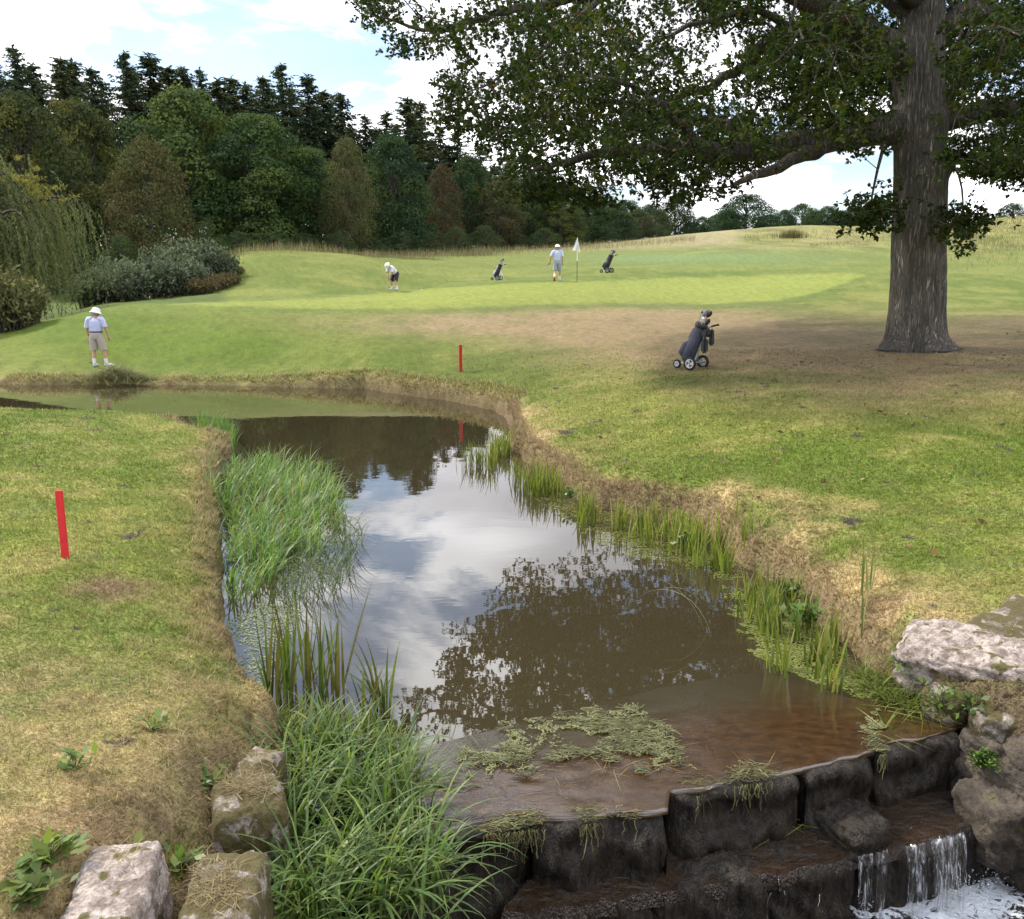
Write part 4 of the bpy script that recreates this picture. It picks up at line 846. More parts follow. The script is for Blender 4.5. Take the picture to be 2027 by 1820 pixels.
b2 = at_z(2040,1260,.5); stone((b2[0] + .18, b2[1] + .22, .3), (.9, .8, .42), 36, R(35), M_STONE2, 'flat mossy stone behind the large pale slab at the right edge', (R(4), R(-6)))
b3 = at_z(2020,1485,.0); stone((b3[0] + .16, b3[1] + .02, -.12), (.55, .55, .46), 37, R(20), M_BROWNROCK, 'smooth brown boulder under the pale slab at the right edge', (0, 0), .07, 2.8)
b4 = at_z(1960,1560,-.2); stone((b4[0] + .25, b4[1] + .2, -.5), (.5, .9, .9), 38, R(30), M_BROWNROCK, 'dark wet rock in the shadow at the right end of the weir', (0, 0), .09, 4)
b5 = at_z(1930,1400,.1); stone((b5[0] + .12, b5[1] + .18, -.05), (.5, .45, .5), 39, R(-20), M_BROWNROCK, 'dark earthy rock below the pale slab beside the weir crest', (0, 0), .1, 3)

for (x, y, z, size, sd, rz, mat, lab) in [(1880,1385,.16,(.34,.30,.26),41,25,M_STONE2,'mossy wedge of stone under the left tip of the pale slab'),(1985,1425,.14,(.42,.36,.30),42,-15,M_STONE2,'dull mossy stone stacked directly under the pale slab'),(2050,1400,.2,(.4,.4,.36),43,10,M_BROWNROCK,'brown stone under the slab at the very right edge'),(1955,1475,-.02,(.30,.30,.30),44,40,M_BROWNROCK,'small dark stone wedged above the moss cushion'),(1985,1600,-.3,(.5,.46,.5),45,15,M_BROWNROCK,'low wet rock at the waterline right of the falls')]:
    p = at_z(x, y, z); stone((p[0] + .05, p[1] + .08, z - size[2] * .3), size, sd, R(rz), mat, lab, (R(4), R(-5)), .10, 5.0, 16)

# ------------------------------------------------------------------ blades, reeds, lawn
def blades(geo, root, ln, wd, az, lean, curl, col, segs=5, taper=.8, blunt=.0):
    """curved strips: lean = start angle from vertical, curl = extra bend towards the tip (radians)"""
    n = len(root); t = np.linspace(0, 1, segs + 1); ang = lean[:, None] + curl[:, None] * t[None] ** 1.5
    st = (ln / segs)[:, None]; h = np.concatenate([np.zeros((n, 1)), np.cumsum(np.sin(ang[:, :-1]) * st, 1)], 1); z = np.concatenate([np.zeros((n, 1)), np.cumsum(np.cos(ang[:, :-1]) * st, 1)], 1)
    dx, dy = np.cos(az)[:, None], np.sin(az)[:, None]; sx, sy = -np.sin(az)[:, None], np.cos(az)[:, None]
    w = (wd[:, None] * .5) * np.where(t > .35, np.maximum(1 - ((t - .35) / .65) ** 1.6 * (1 - blunt), .04), .65 + t)[None]
    cx = root[:, 0:1] + dx * h; cy = root[:, 1:2] + dy * h; cz = root[:, 2:3] + z
    a = np.stack([cx + sx * w, cy + sy * w, cz], -1); b = np.stack([cx - sx * w, cy - sy * w, cz], -1)
    v = np.stack([a, b], 2).reshape(n, -1, 3); m = (segs + 1) * 2
    f = np.array([[2 * k, 2 * k + 1, 2 * k + 3, 2 * k + 2] for k in range(segs)])
    F_ = (np.arange(n) * m)[:, None, None] + f[None]
    geo.add(v.reshape(-1, 3), F_.reshape(-1, 4), np.repeat(col, m, 0))
def turf_mat():
    m, t, N, L = newmat('turf_blade'); o = N('ShaderNodeOutputMaterial'); b = N('ShaderNodeBsdfPrincipled'); L(b.outputs[0], o.inputs[0])
    a = N('ShaderNodeAttribute'); a.attribute_name = 'col'; L(a.outputs['Color'], b.inputs['Base Color']); b.inputs['Roughness'].default_value = .8; b.inputs['Specular IOR Level'].default_value = .2
    tr = N('ShaderNodeBsdfTranslucent'); L(a.outputs['Color'], tr.inputs[0]); mx = N('ShaderNodeMixShader'); mx.inputs[0].default_value = .45; L(b.outputs[0], mx.inputs[1]); L(tr.outputs[0], mx.inputs[2]); L(mx.outputs[0], o.inputs[0]); return m
M_TURF = turf_mat()
def in_region(r, poly, n, z=0.0):
    """n random ground points whose sight lines at height z fall in the photo polygon"""
    w = [at_z(x, y, z)[:2] for x, y in poly]; xs = [p[0] for p in w]; ys = [p[1] for p in w]; out = np.zeros((0, 2))
    while len(out) < n:
        q = np.column_stack([r.uniform(min(xs), max(xs), n * 3), r.uniform(min(ys), max(ys), n * 3)]); out = np.vstack([out, q[inpoly(q[:, 0], q[:, 1], w)]])
    return out[:n]
def palcol(r, n, pal, var=.3):
    pal = np.array(pal); return pal[r.integers(0, len(pal), n)] * r.uniform(1 - var, 1 + var, (n, 1))
def bed(name, label, poly, n, ln, wd, lean, curl, pal, seed, az=None, azs=6.3, segs=5, z=None, clump=0, cat='reeds', mat=None, blunt=.0, zoff=-.03, group=None):
    r = np.random.default_rng(seed)
    if clump:
        c = in_region(r, poly, clump); q = c[r.integers(0, clump, n)] + r.normal(size=(n, 2)) * .05
    else: q = in_region(r, poly, n)
    zz = np.maximum(height(q[:, 0], q[:, 1]), 0) if z is None else np.full(n, z); org = np.array([q[:, 0].mean(), q[:, 1].mean(), float(np.mean(zz))])
    root = np.column_stack([q, zz + zoff]) - org; g = Geo()
    A = r.uniform(0, 6.283, n) if az is None else az + r.normal(size=n) * azs
    blades(g, root, r.uniform(*ln, n), r.uniform(*wd, n), A, np.abs(r.normal(size=n)) * lean[1] + lean[0], r.uniform(*curl, n), palcol(r, n, pal), segs, blunt=blunt)
    return tag(link(name, g.mesh(name, mat or M_REED), None, org), label, cat, group)
G_BLUE = [(.100, .190, .055), (.125, .210, .052), (.160, .230, .055), (.085, .150, .050)]
G_YEL = [(.190, .225, .038), (.150, .200, .035), (.230, .245, .048), (.110, .155, .030), (.26, .25, .09)]
G_IRIS = [(.085, .120, .026), (.070, .105, .024), (.110, .140, .030), (.095, .085, .030)]
STRAW = [(.34, .26, .12), (.27, .20, .095), (.22, .17, .08), (.30, .25, .14)]
bed('reed_bed', 'dense bright green reed grass leaning over the water from the left bank', [(425,950),(520,925),(600,935),(655,965),(680,1015),(660,1075),(600,1110),(530,1170),(470,1195),(440,1150),(425,1050)], 3000, (.25, .66), (.008, .018), (.12, .42), (.5, 2.3), G_BLUE + G_BLUE + [(.22, .20, .10)], 41, 0.1, 1.5, clump=260)
bed('reed_bed', 'sparse reed grass trailing low over the water right of the dense reeds', [(600,1110),(690,1030),(725,1060),(700,1130),(660,1190),(560,1230),(500,1220)], 420, (.25, .55), (.005, .010), (.35, .4), (.5, 1.6), [(.055, .085, .032), (.075, .12, .035), (.05, .07, .03)], 42, 0.0, 1.2, zoff=-.01)
bed('sedge_tuft', 'tuft of green sedge at the tip of the left promontory', [(385,868),(440,880),(465,890),(470,868),(430,852),(390,850)], 420, (.3, .62), (.010, .018), (.05, .25), (.2, 1.1), G_BLUE, 43)
bed('iris_clump', 'clump of tall upright flag iris leaves standing in the water on the left', [(500,1395),(540,1345),(620,1330),(680,1350),(690,1390),(640,1412),(560,1415)], 74, (.45, .95), (.016, .030), (.0, .16), (-.1, .35), G_IRIS, 44, segs=6, zoff=-.05)
bed('iris_clump', 'small clump of bent iris leaves right of the tall clump', [(715,1405),(735,1390),(770,1400),(775,1425),(730,1432)], 26, (.3, .72), (.014, .026), (.05, .3), (.1, 1.6), G_IRIS, 45, segs=7, zoff=-.05)
bed('bank_grass', 'big arching clump of lush grass at the left end of the weir', [(520,1520),(600,1465),(700,1475),(790,1530),(850,1600),(900,1700),(880,1790),(700,1830),(540,1830)], 1500, (.28, .72), (.009, .024), (.10, .5), (.5, 2.5), [(.095, .155, .042), (.120, .175, .046), (.165, .205, .052), (.070, .120, .036), (.085, .14, .04)], 46, -.25, 1.7, segs=8, z=-.10, clump=120)
bed('bank_grass', 'pale leafy grass along the left bank above the arching clump', [(510,1440),(600,1425),(720,1440),(800,1480),(840,1540),(700,1500),(560,1500)], 420, (.12, .30), (.007, .014), (.1, .4), (.3, 1.4), [(.13, .18, .045), (.10, .15, .04), (.17, .19, .05)], 47, -.2, 1.5, z=.06)
RB = [('small dark clump of reeds at the corner where the stream narrows', [(965,915),(1010,905),(1012,885),(980,885)], 190, (.25, .5), (.010, .018), 51),
 ('thin reeds standing in the water just past the stream corner', [(920,925),(975,935),(975,905),(930,900)], 120, (.25, .48), (.008, .014), 52),
 ('reed patch below the corner on the right bank', [(985,955),(1040,985),(1105,990),(1095,960),(1040,935)], 240, (.25, .48), (.012, .021), 53),
 ('narrow upright reeds against the right bank, between two patches', [(1140,1030),(1165,1050),(1190,1030),(1165,1005)], 70, (.25, .46), (.014, .022), 54),
 ('long row of green reeds under the right bank', [(1200,1050),(1300,1090),(1400,1130),(1470,1150),(1480,1110),(1400,1070),(1300,1040),(1220,1025)], 430, (.20, .46), (.013, .024), 55),
 ('reeds with cut tops rising from duckweed nearest the pale slab', [(1450,1250),(1520,1330),(1600,1370),(1690,1370),(1680,1290),(1600,1210),(1530,1170),(1460,1180)], 300, (.18, .44), (.014, .025), 56)]
for lab, poly, n, ln, wd, sd in RB:
    bed('reed_bed', lab, poly, n, ln, wd, (.02, .17), (.0, .5), G_YEL, sd, clump=max(6, n // 11), blunt=.3)
bed('reed_clump', 'single tall pale reeds standing above the right bank by the slab', [(1690,1250),(1720,1245),(1730,1290),(1700,1300)], 16, (.35, .6), (.010, .016), (.0, .12), (0, .3), [(.2, .22, .09), (.16, .19, .06)], 57)
bed('bank_grass', 'flattened wispy grass falling to the water at the right end of the weir', [(1690,1320),(1780,1345),(1870,1420),(1800,1410),(1700,1370)], 520, (.15, .4), (.005, .010), (.5, .4), (.5, 1.3), [(.15, .19, .05), (.20, .21, .07), (.11, .15, .04)], 58, -2.2, 1.2)
bed('arching_reed', 'one pale reed blade arching out over the dark water on the right', [(1395,1235),(1425,1235),(1425,1262),(1395,1262)], 3, (.7, .9), (.010, .014), (.25, .1), (1.6, 2.2), [(.28, .30, .16)], 59, 3.0, .12, segs=9)
# leafy waterside weeds on the right bank
def rosette(name, P, n, ln, label, seed, pal, up=.5, cat='weed', spread=.08, group=None, wf=.5):
    r = np.random.default_rng(seed); g = Geo(); d = rdir(r, n); d[:, 2] = np.abs(d[:, 2]) * up + .12; pos = np.column_stack([r.normal(size=(n, 2)) * spread * .6, r.uniform(.0, spread * 1.2, n)]); [tube(g, np.array([[0, 0, -.01], [q_[0] * .6, q_[1] * .6, q_[2] * .7], q_]), np.array([.002, .0018, .0015]), 3, np.array([.08, .12, .03])) for q_ in pos]
    l = r.uniform(*ln, n); cards(g, pos, d, unit(r.normal(size=(n, 3)) * .4 + [0, 0, 1]), l, l * r.uniform(wf * .8, wf * 1.3, n), palcol(r, n, pal, .25), .5)
    return tag(link(name, g.mesh(name, M_REED), None, P), label, cat, group)
G_WEED = [(.10, .17, .035), (.075, .13, .03), (.15, .2, .05)]
for (x, y, z, n, ln, lab, sd) in [(1560,1180,.1,60,(.05,.11),'leafy waterside weed at the foot of the right bank among reeds',61),(1600,1232,.1,70,(.05,.11),'grey-green leafy weed between the cut reeds and the earth bank',62),(1350,1075,.1,50,(.05,.1),'small leafy weed at the foot of the right bank in the long reed row',63),(1130,985,.1,45,(.05,.1),'small leafy weed against the right bank near the reed patch',64),(840,772,.12,60,(.08,.16),'leafy weed growing on the far bank face left of the corner',65),(790,768,.12,50,(.08,.16),'second leafy weed on the far bank face, further left',66),
   (1945,1515,-.12,260,(.012,.03),'bright green moss cushion on the dark rock at the right end of the weir',67)]:
    rosette('leafy_weed' if sd != 67 else 'moss_cushion', at_z(x, y, z), n, ln, lab, sd, G_WEED if sd != 67 else [(.10, .20, .03), (.13, .24, .04)], .6, 'weed' if sd != 67 else 'moss', .12 if sd != 67 else .09)
for (x, y, n, ln, lab, sd) in [(150,1535,26,(.05,.10),'flat rosette of weeds in dry turf, left of the stream, upper one',71),(95,1715,46,(.06,.13),'big broad-leaved weed at the bottom left edge of the picture',72),(60,1775,50,(.06,.13),'cut-leaved weed in the bottom left corner',73),(255,1655,30,(.04,.09),'small green weed just above the pale lichened block',74),(355,1615,34,(.05,.10),'weed in the dead grass left of the mossy corner stone',75),(330,1690,34,(.05,.10),'weed growing in the gap between the two near blocks',76),(420,1480,28,(.05,.10),'flat weed in the dry grass above the corner stone',77),(300,1440,22,(.04,.09),'small weed tuft in dry turf left of the iris',78)]:
    p = at_z(x, y, .5); p[2] = hz(p[0], p[1]) + .01; rosette('broadleaf_weed', p, n, ln, lab, sd, [(.09, .15, .04), (.12, .18, .05), (.15, .19, .04)], .35, 'weed', .07, wf=.42)
bed('grass_tuft', 'long yellow-green grass in the gap between the two near stone blocks', [(300,1700),(330,1690),(370,1720),(375,1815),(300,1815)], 420, (.12, .32), (.004, .008), (.05, .3), (.2, 1.2), [(.17, .17, .04), (.13, .14, .035), (.22, .18, .07)], 79, z=.12, cat='grass')

# ---- duckweed and algae
def duckweed(name, label, polys, n, size, pal, seed, z=.006, lump=0.0, patch=.48, hf=.4):
    r = np.random.default_rng(seed); g = Geo(); out = []
    for poly, k in polys:
        q = in_region(r, poly, int(k * n * 2.4)); w_ = [at_z(a_, b_, 0)[:2] for a_, b_ in poly]; ed = polydist(q[:, 0], q[:, 1], w_)
        m = (1 - hf) * fbm(q[:, 0] * 4, q[:, 1] * 4, seed, 3) + hf * fbm(q[:, 0] * 15, q[:, 1] * 15, seed + 4, 3) + .16 * np.clip(ed / .25, 0, 1) > patch + .10 - .10 * r.random(len(q)); out.append(q[m][:int(k * n)])
    q = np.vstack(out); N_ = len(q); c = palcol(r, N_, pal, .25); a = r.uniform(0, 6.28, N_); s = r.uniform(*size, N_)
    hh = z + lump * np.clip(fbm(q[:, 0] * 6, q[:, 1] * 6, seed + 2, 3) - .35, 0, 1) + r.random(N_) * .004
    an = np.arange(6) * math.pi / 3; off = np.stack([np.cos(an[None] + a[:, None]), np.sin(an[None] + a[:, None])], -1) * s[:, None, None] * np.array([1, .8])
    v = np.zeros((N_, 6, 3)); v[:, :, :2] = q[:, None] + off; v[:, :, 2] = hh[:, None] + r.normal(size=(N_, 6)) * lump * .06
    f = np.concatenate([np.arange(N_)[:, None] * 6 + np.array([0, 1, 2, 3]), np.arange(N_)[:, None] * 6 + np.array([0, 3, 4, 5])]); g.add(v.reshape(-1, 3), f, np.repeat(c, 6, 0))
    return tag(link(name, g.mesh(name, M_REED)), label, kind='stuff')
DW = [(.17, .20, .045), (.21, .235, .06), (.13, .165, .04), (.25, .26, .10)]
duckweed('duckweed', 'green duckweed floating along the right bank', [([(1055,985),(1130,975),(1200,1010),(1330,1050),(1440,1100),(1500,1150),(1420,1150),(1330,1115),(1230,1100),(1150,1060),(1090,1010)], .35), ([(1430,1160),(1560,1180),(1620,1240),(1700,1320),(1770,1372),(1880,1428),(1800,1412),(1650,1370),(1560,1330),(1470,1290),(1440,1220)], .65)], 16000, (.005, .012), DW, 81, patch=.50)
duckweed('duckweed', 'pale duckweed specks between the iris and the left bank', [([(450,1230),(520,1190),(600,1210),(560,1300),(520,1400),(470,1370),(445,1310)], .7), ([(560,1120),(640,1090),(700,1130),(600,1200),(540,1210)], .3)], 3200, (.004, .012), [(.30, .33, .22), (.24, .28, .15), (.20, .24, .10)], 82, patch=.44)
AL = [(.24, .25, .12), (.30, .30, .17), (.19, .20, .09), (.15, .14, .07)]
duckweed('algae_mat', 'pale green algae mats caught on the brown weir crest', [([(930,1555),(960,1470),(1060,1415),(1240,1392),(1330,1440),(1345,1510),(1300,1530),(1230,1480),(1150,1475),(1080,1490),(1030,1520),(980,1565)], .75), ([(850,1510),(920,1480),(960,1500),(930,1550),(860,1560)], .14), ([(1690,1420),(1740,1405),(1760,1440),(1720,1470)], .11)], 9000, (.003, .008), AL, 83, z=.010, lump=.04, patch=.545, hf=.62)
def hanging(name, label, pts, n, ln, seed):
    """algae strings and stems tangled on the lip, some trailing down the face"""
    r = np.random.default_rng(seed); g = Geo()
    for (x0, y0, x1, y1, k, back) in pts:
        for _ in range(int(n * k)):
            u = r.random(); bump = .25 + .75 * math.sin(math.pi * u); p = at_z(x0 + (x1 - x0) * u, y0 + (y1 - y0) * u, .02); m = 7; t = np.linspace(0, 1, m); l = r.uniform(*ln)
            if fbm(np.array([p[0] * 4.0]), np.array([p[1] * 4.0]), seed, 2)[0] < r.uniform(.3, .6): continue
            if r.random() < .8:
                a = r.normal() * .5 + math.pi * (r.random() < .5); o = p[1] + .01 - .05 * r.random() + back * bump * r.random() ** 1.5
                q = np.column_stack([p[0] + (t - .5) * l * math.cos(a) + np.cumsum(r.normal(size=m)) * .008, o + (t - .5) * l * math.sin(a) * .6, .012 + .05 * bump * r.random() + r.normal(size=m) * .006])
                q[:, 2] = np.where(q[:, 1] < p[1] - .03, q[:, 2] - (p[1] - .03 - q[:, 1]) * 1.6, q[:, 2])
            else:
                q = np.column_stack([p[0] + np.cumsum(r.normal(size=m) * .007), p[1] - .05 - .025 * r.random() - .01 * t, .02 - t * l * (.5 + r.random())])
            tube(g, q, np.full(m, r.uniform(.0012, .0036)), 3, palcol(r, 1, AL + [(.20, .13, .06)])[0])
    return tag(link(name, g.mesh(name, M_REED)), label, kind='stuff')
hanging('algae_strings', 'stringy pale algae and dead stems hanging over the weir lip', [(960,1640,1260,1612,1.0,.16),(1335,1572,1440,1552,.5,.2),(1430,1550,1560,1532,.3,.16),(1735,1486,1750,1482,.1,.3)], 900, (.05, .15), 84)
M_TWIG = simple('dead_twig', (.12, .09, .06), .8, .3, 40)

# ---- turf blades close to the camera, straw, and the ragged fringe of the banks
def lawn():
    r = np.random.default_rng(91); n = 900000
    th = R(1) * r.uniform(-43, 43, n); rad = np.exp(r.uniform(math.log(3.6), math.log(34), n)); X = rad * np.sin(th); Y = rad * np.cos(th)
    s = shore(X, Y); k = (s > .06) & (r.random(n) > sstep(12, 33, rad)); X, Y, rad, s = X[k], Y[k], rad[k], s[k]
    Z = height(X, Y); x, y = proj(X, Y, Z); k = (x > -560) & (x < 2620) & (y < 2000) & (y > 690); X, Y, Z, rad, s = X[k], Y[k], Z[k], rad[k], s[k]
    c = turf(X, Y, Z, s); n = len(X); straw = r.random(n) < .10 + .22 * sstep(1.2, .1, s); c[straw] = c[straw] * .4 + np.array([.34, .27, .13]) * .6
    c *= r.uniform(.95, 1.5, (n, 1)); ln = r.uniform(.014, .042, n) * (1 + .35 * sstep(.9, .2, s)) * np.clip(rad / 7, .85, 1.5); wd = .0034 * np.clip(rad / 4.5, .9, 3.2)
    az = r.uniform(0, 6.283, n); lean = np.clip(r.normal(size=n) * .3 + .95, .2, 1.45); d = np.stack([np.cos(az) * np.sin(lean), np.sin(az) * np.sin(lean), np.cos(lean)], 1); sd = np.stack([-np.sin(az), np.cos(az), np.zeros(n)], 1)
    P = np.stack([X, Y, Z - .003], 1); v = np.stack([P - sd * wd[:, None], P + sd * wd[:, None], P + d * ln[:, None]], 1).reshape(-1, 3)
    return mesh_np('turf_grass', v, np.arange(n * 3).reshape(n, 3), M_TURF, False, np.repeat(c, 3, 0))
tag(link('turf_grass', lawn()), 'short mown grass blades on both near banks', kind='stuff')
def fringe():
    r = np.random.default_rng(92); g = Geo()
    def along(pts, n, sl, ln, pal, wd, dens=None):
        p = np.array(pts); seg = np.linalg.norm(np.diff(p, axis=0), axis=1); cum = np.concatenate([[0], np.cumsum(seg)]); u = r.uniform(0, cum[-1], n); i = np.clip(np.searchsorted(cum, u) - 1, 0, len(seg) - 1); t = ((u - cum[i]) / seg[i])[:, None]
        q = p[i] * (1 - t) + p[i + 1] * t; d = (p[i + 1] - p[i]) / seg[i][:, None]; nr = np.stack([-d[:, 1], d[:, 0]], 1)
        test = shore(q[:, 0] + nr[:, 0] * .4, q[:, 1] + nr[:, 1] * .4); nr = nr * np.sign(test)[:, None]; q = q + nr * r.uniform(*sl, n)[:, None]
        z = height(q[:, 0], q[:, 1]); k = z > .10; q, z, nr = q[k], z[k], nr[k]; n = len(q); rad = np.hypot(q[:, 0], q[:, 1])
        az = np.arctan2(-nr[:, 1], -nr[:, 0]) + r.normal(size=n) * 1.3
        blades(g, np.column_stack([q, z - .005]), r.uniform(*ln, n) * np.clip(rad / 10, .8, 1.6), wd * np.clip(rad / 8, .8, 2.4), az, np.abs(r.normal(size=n)) * .5 + .35, r.uniform(.3, 1.5, n), palcol(r, n, pal, .3), 3)
    DRY = [(.42, .31, .20), (.34, .235, .155), (.38, .285, .195), (.28, .22, .11), (.25, .23, .08)]
    along(SHORE_R[10:], 8000, (.0, .30), (.04, .12), DRY, np.full(1, .005)[0])
    along(SHORE_R[2:11], 4500, (.1, .6), (.06, .14), [(.40, .33, .18), (.34, .28, .14), (.28, .26, .10)], .007)
    along(SHORE_L[2:14], 6500, (.0, .32), (.04, .13), DRY + [(.15, .17, .045), (.13, .16, .04)], .005)
    return g.mesh('bank_fringe', M_TURF)
tag(link('bank_fringe', fringe()), 'dry overhanging grass fringe along the tops of the banks', kind='stuff')
def litter():
    r = np.random.default_rng(93); g = Geo(); n = 5200
    a = in_region(r, [(0,1380),(300,1300),(450,1300),(540,1440),(540,1560),(380,1820),(0,1820)], 3600, .45); b = in_region(r, [(1480,1130),(1700,1150),(2027,1130),(2027,1230),(1780,1210),(1650,1230),(1520,1170)], 1100, .45); c_ = in_region(r, [(1150,960),(1700,960),(2027,1050),(2027,1150),(1500,1090)], 500, .5)
    q = np.vstack([a, b, c_]); s = shore(q[:, 0], q[:, 1]); q = q[s > .05]; n = len(q); z = height(q[:, 0], q[:, 1]) + .012
    blades(g, np.column_stack([q, z]), r.uniform(.03, .13, n), r.uniform(.002, .0045, n), r.uniform(0, 6.28, n), r.uniform(1.2, 1.62, n), r.uniform(-.3, .3, n), palcol(r, n, STRAW + [(.18, .13, .08), (.40, .34, .22)], .35), 3)
    return g.mesh('dead_clippings', M_TURF)
tag(link('dead_clippings', litter()), 'dead grass clippings and stalks scattered on the dry near turf', kind='stuff')

def strays():
    """cut reed leaves and stalks lying on the stones and ledges, thatch on the near blocks"""
    r = np.random.default_rng(94); g = Geo()
    for (x, y, z, sx, sy, n, ln, pal) in [(1600,1630,ZL + .05,60,14,14,(.15,.35),G_YEL),(1740,1440,.03,40,20,9,(.15,.4),G_YEL),(1820,1400,.05,50,22,26,(.2,.45),G_YEL),(1250,1520,.03,120,24,16,(.1,.3),STRAW),(1480,1520,.05,50,10,12,(.1,.25),STRAW),(1420,1660,ZL + .04,100,10,8,(.1,.25),G_YEL),
        (430,1750,.41,46,40,330,(.03,.11),STRAW + [(.15,.11,.06)]),(488,1550,.365,44,22,520,(.03,.11),STRAW + [(.15,.11,.06)]),(520,1495,.36,20,16,70,(.04,.12),STRAW),(240,1690,.53,30,20,40,(.03,.1),STRAW),(1990,1240,.53,60,14,60,(.04,.12),STRAW)]:
        q = np.array([at_z(x + r.normal() * sx * .6, y + r.normal() * sy * .6, z) for _ in range(n)]); blades(g, q, r.uniform(*ln, n), r.uniform(.003, .012, n) if pal is G_YEL else r.uniform(.002, .005, n), r.uniform(0, 6.28, n), r.uniform(1.35, 1.6, n), r.uniform(-.25, .35, n), palcol(r, n, pal, .3), 4)
    return g.mesh('stray_leaves', M_REED)
tag(link('stray_leaves', strays()), 'loose reed leaves and straw lying on the stones and the weir', kind='stuff')

def tufts():
    """taller tussocks standing out of the mown sward on the dry near ground"""
    r = np.random.default_rng(95); g = Geo()
    a = in_region(r, [(0,1150),(380,1000),(430,1250),(520,1430),(400,1640),(0,1640)], 210, .45); b = in_region(r, [(1060,900),(1180,975),(1330,1005),(1450,1050),(1560,1130),(1700,1200),(2027,1180),(2027,1050),(1500,960),(1200,880)], 260, .45)
    for q in np.vstack([a, b]):
        s = float(shore(q[:1], q[1:])[0])
        if s < .12: continue
        n = int(r.integers(10, 24)); w = r.uniform(.02, .06); p = q + r.normal(size=(n, 2)) * w; z = height(p[:, 0], p[:, 1]); pal = [(.17, .20, .05), (.13, .17, .04), (.24, .22, .08)] if r.random() < .6 else STRAW
        blades(g, np.column_stack([p, z - .004]), r.uniform(.03, .085, n), r.uniform(.003, .006, n), r.uniform(0, 6.28, n), np.abs(r.normal(size=n)) * .5 + .2, r.uniform(.2, 1.4, n), palcol(r, n, pal, .3), 3)
    return g.mesh('grass_tussocks', M_TURF)
tag(link('grass_tussocks', tufts()), 'small green and straw-coloured tussocks in the dry turf near the banks', kind='stuff')

def tangle():
    """stringy weed matted together with the algae on the weir crest"""
    r = np.random.default_rng(96); g = Geo(); q = in_region(r, [(880,1560),(930,1470),(1060,1408),(1240,1388),(1335,1440),(1350,1520),(1290,1545),(1150,1500),(1030,1545),(960,1580)], 5200, 0)
    k = .5 * fbm(q[:, 0] * 4, q[:, 1] * 4, 83, 3) + .5 * fbm(q[:, 0] * 11, q[:, 1] * 11, 85, 3) > .555; q = q[k][:1000]; m = 6; t = np.linspace(-.5, .5, m)
    for p in q:
        a = r.normal() * .7; l = r.uniform(.04, .13); cv = r.normal() * .35
        v = np.column_stack([p[0] + t * l * math.cos(a) - cv * l * t * t * math.sin(a), p[1] + t * l * math.sin(a) + cv * l * t * t * math.cos(a), .014 + .02 * r.random() + np.abs(r.normal(size=m)) * .004]); tube(g, v, np.full(m, r.uniform(.0012, .0032)), 3, palcol(r, 1, AL + [(.10, .09, .05), (.14, .15, .07), (.12, .13, .06)], .3)[0])
    return g.mesh('algae_strings', M_REED)
tag(link('algae_strings', tangle()), 'matted stringy weed lying on the brown weir crest', kind='stuff')
bed('bank_grass', 'dead straw and green grass hanging over the mossy corner stone', [(395,1500),(470,1470),(520,1490),(500,1580),(440,1620),(390,1600)], 520, (.05, .13), (.003, .006), (.5, .4), (.4, 1.5), STRAW + [(.17, .19, .06), (.13, .16, .05)], 98, 0.0, 1.2, cat='grass', mat=M_TURF)
for (x, y, z, n, ln, lab, sd) in [(1860,1400,.12,70,(.03,.07),'small leafy weeds on the dark bank below the left tip of the slab',87),(1925,1410,.12,60,(.03,.07),'ivy-like weeds between the stacked stones under the slab',88),(1800,1330,.2,60,(.03,.08),'leafy weeds at the left tip of the pale slab',89)]:
    p = at_z(x, y, z); p[2] = max(z, hz(p[0], p[1])); rosette('leafy_weed', p, n, ln, lab, sd, G_WEED, .6, 'weed', .12)

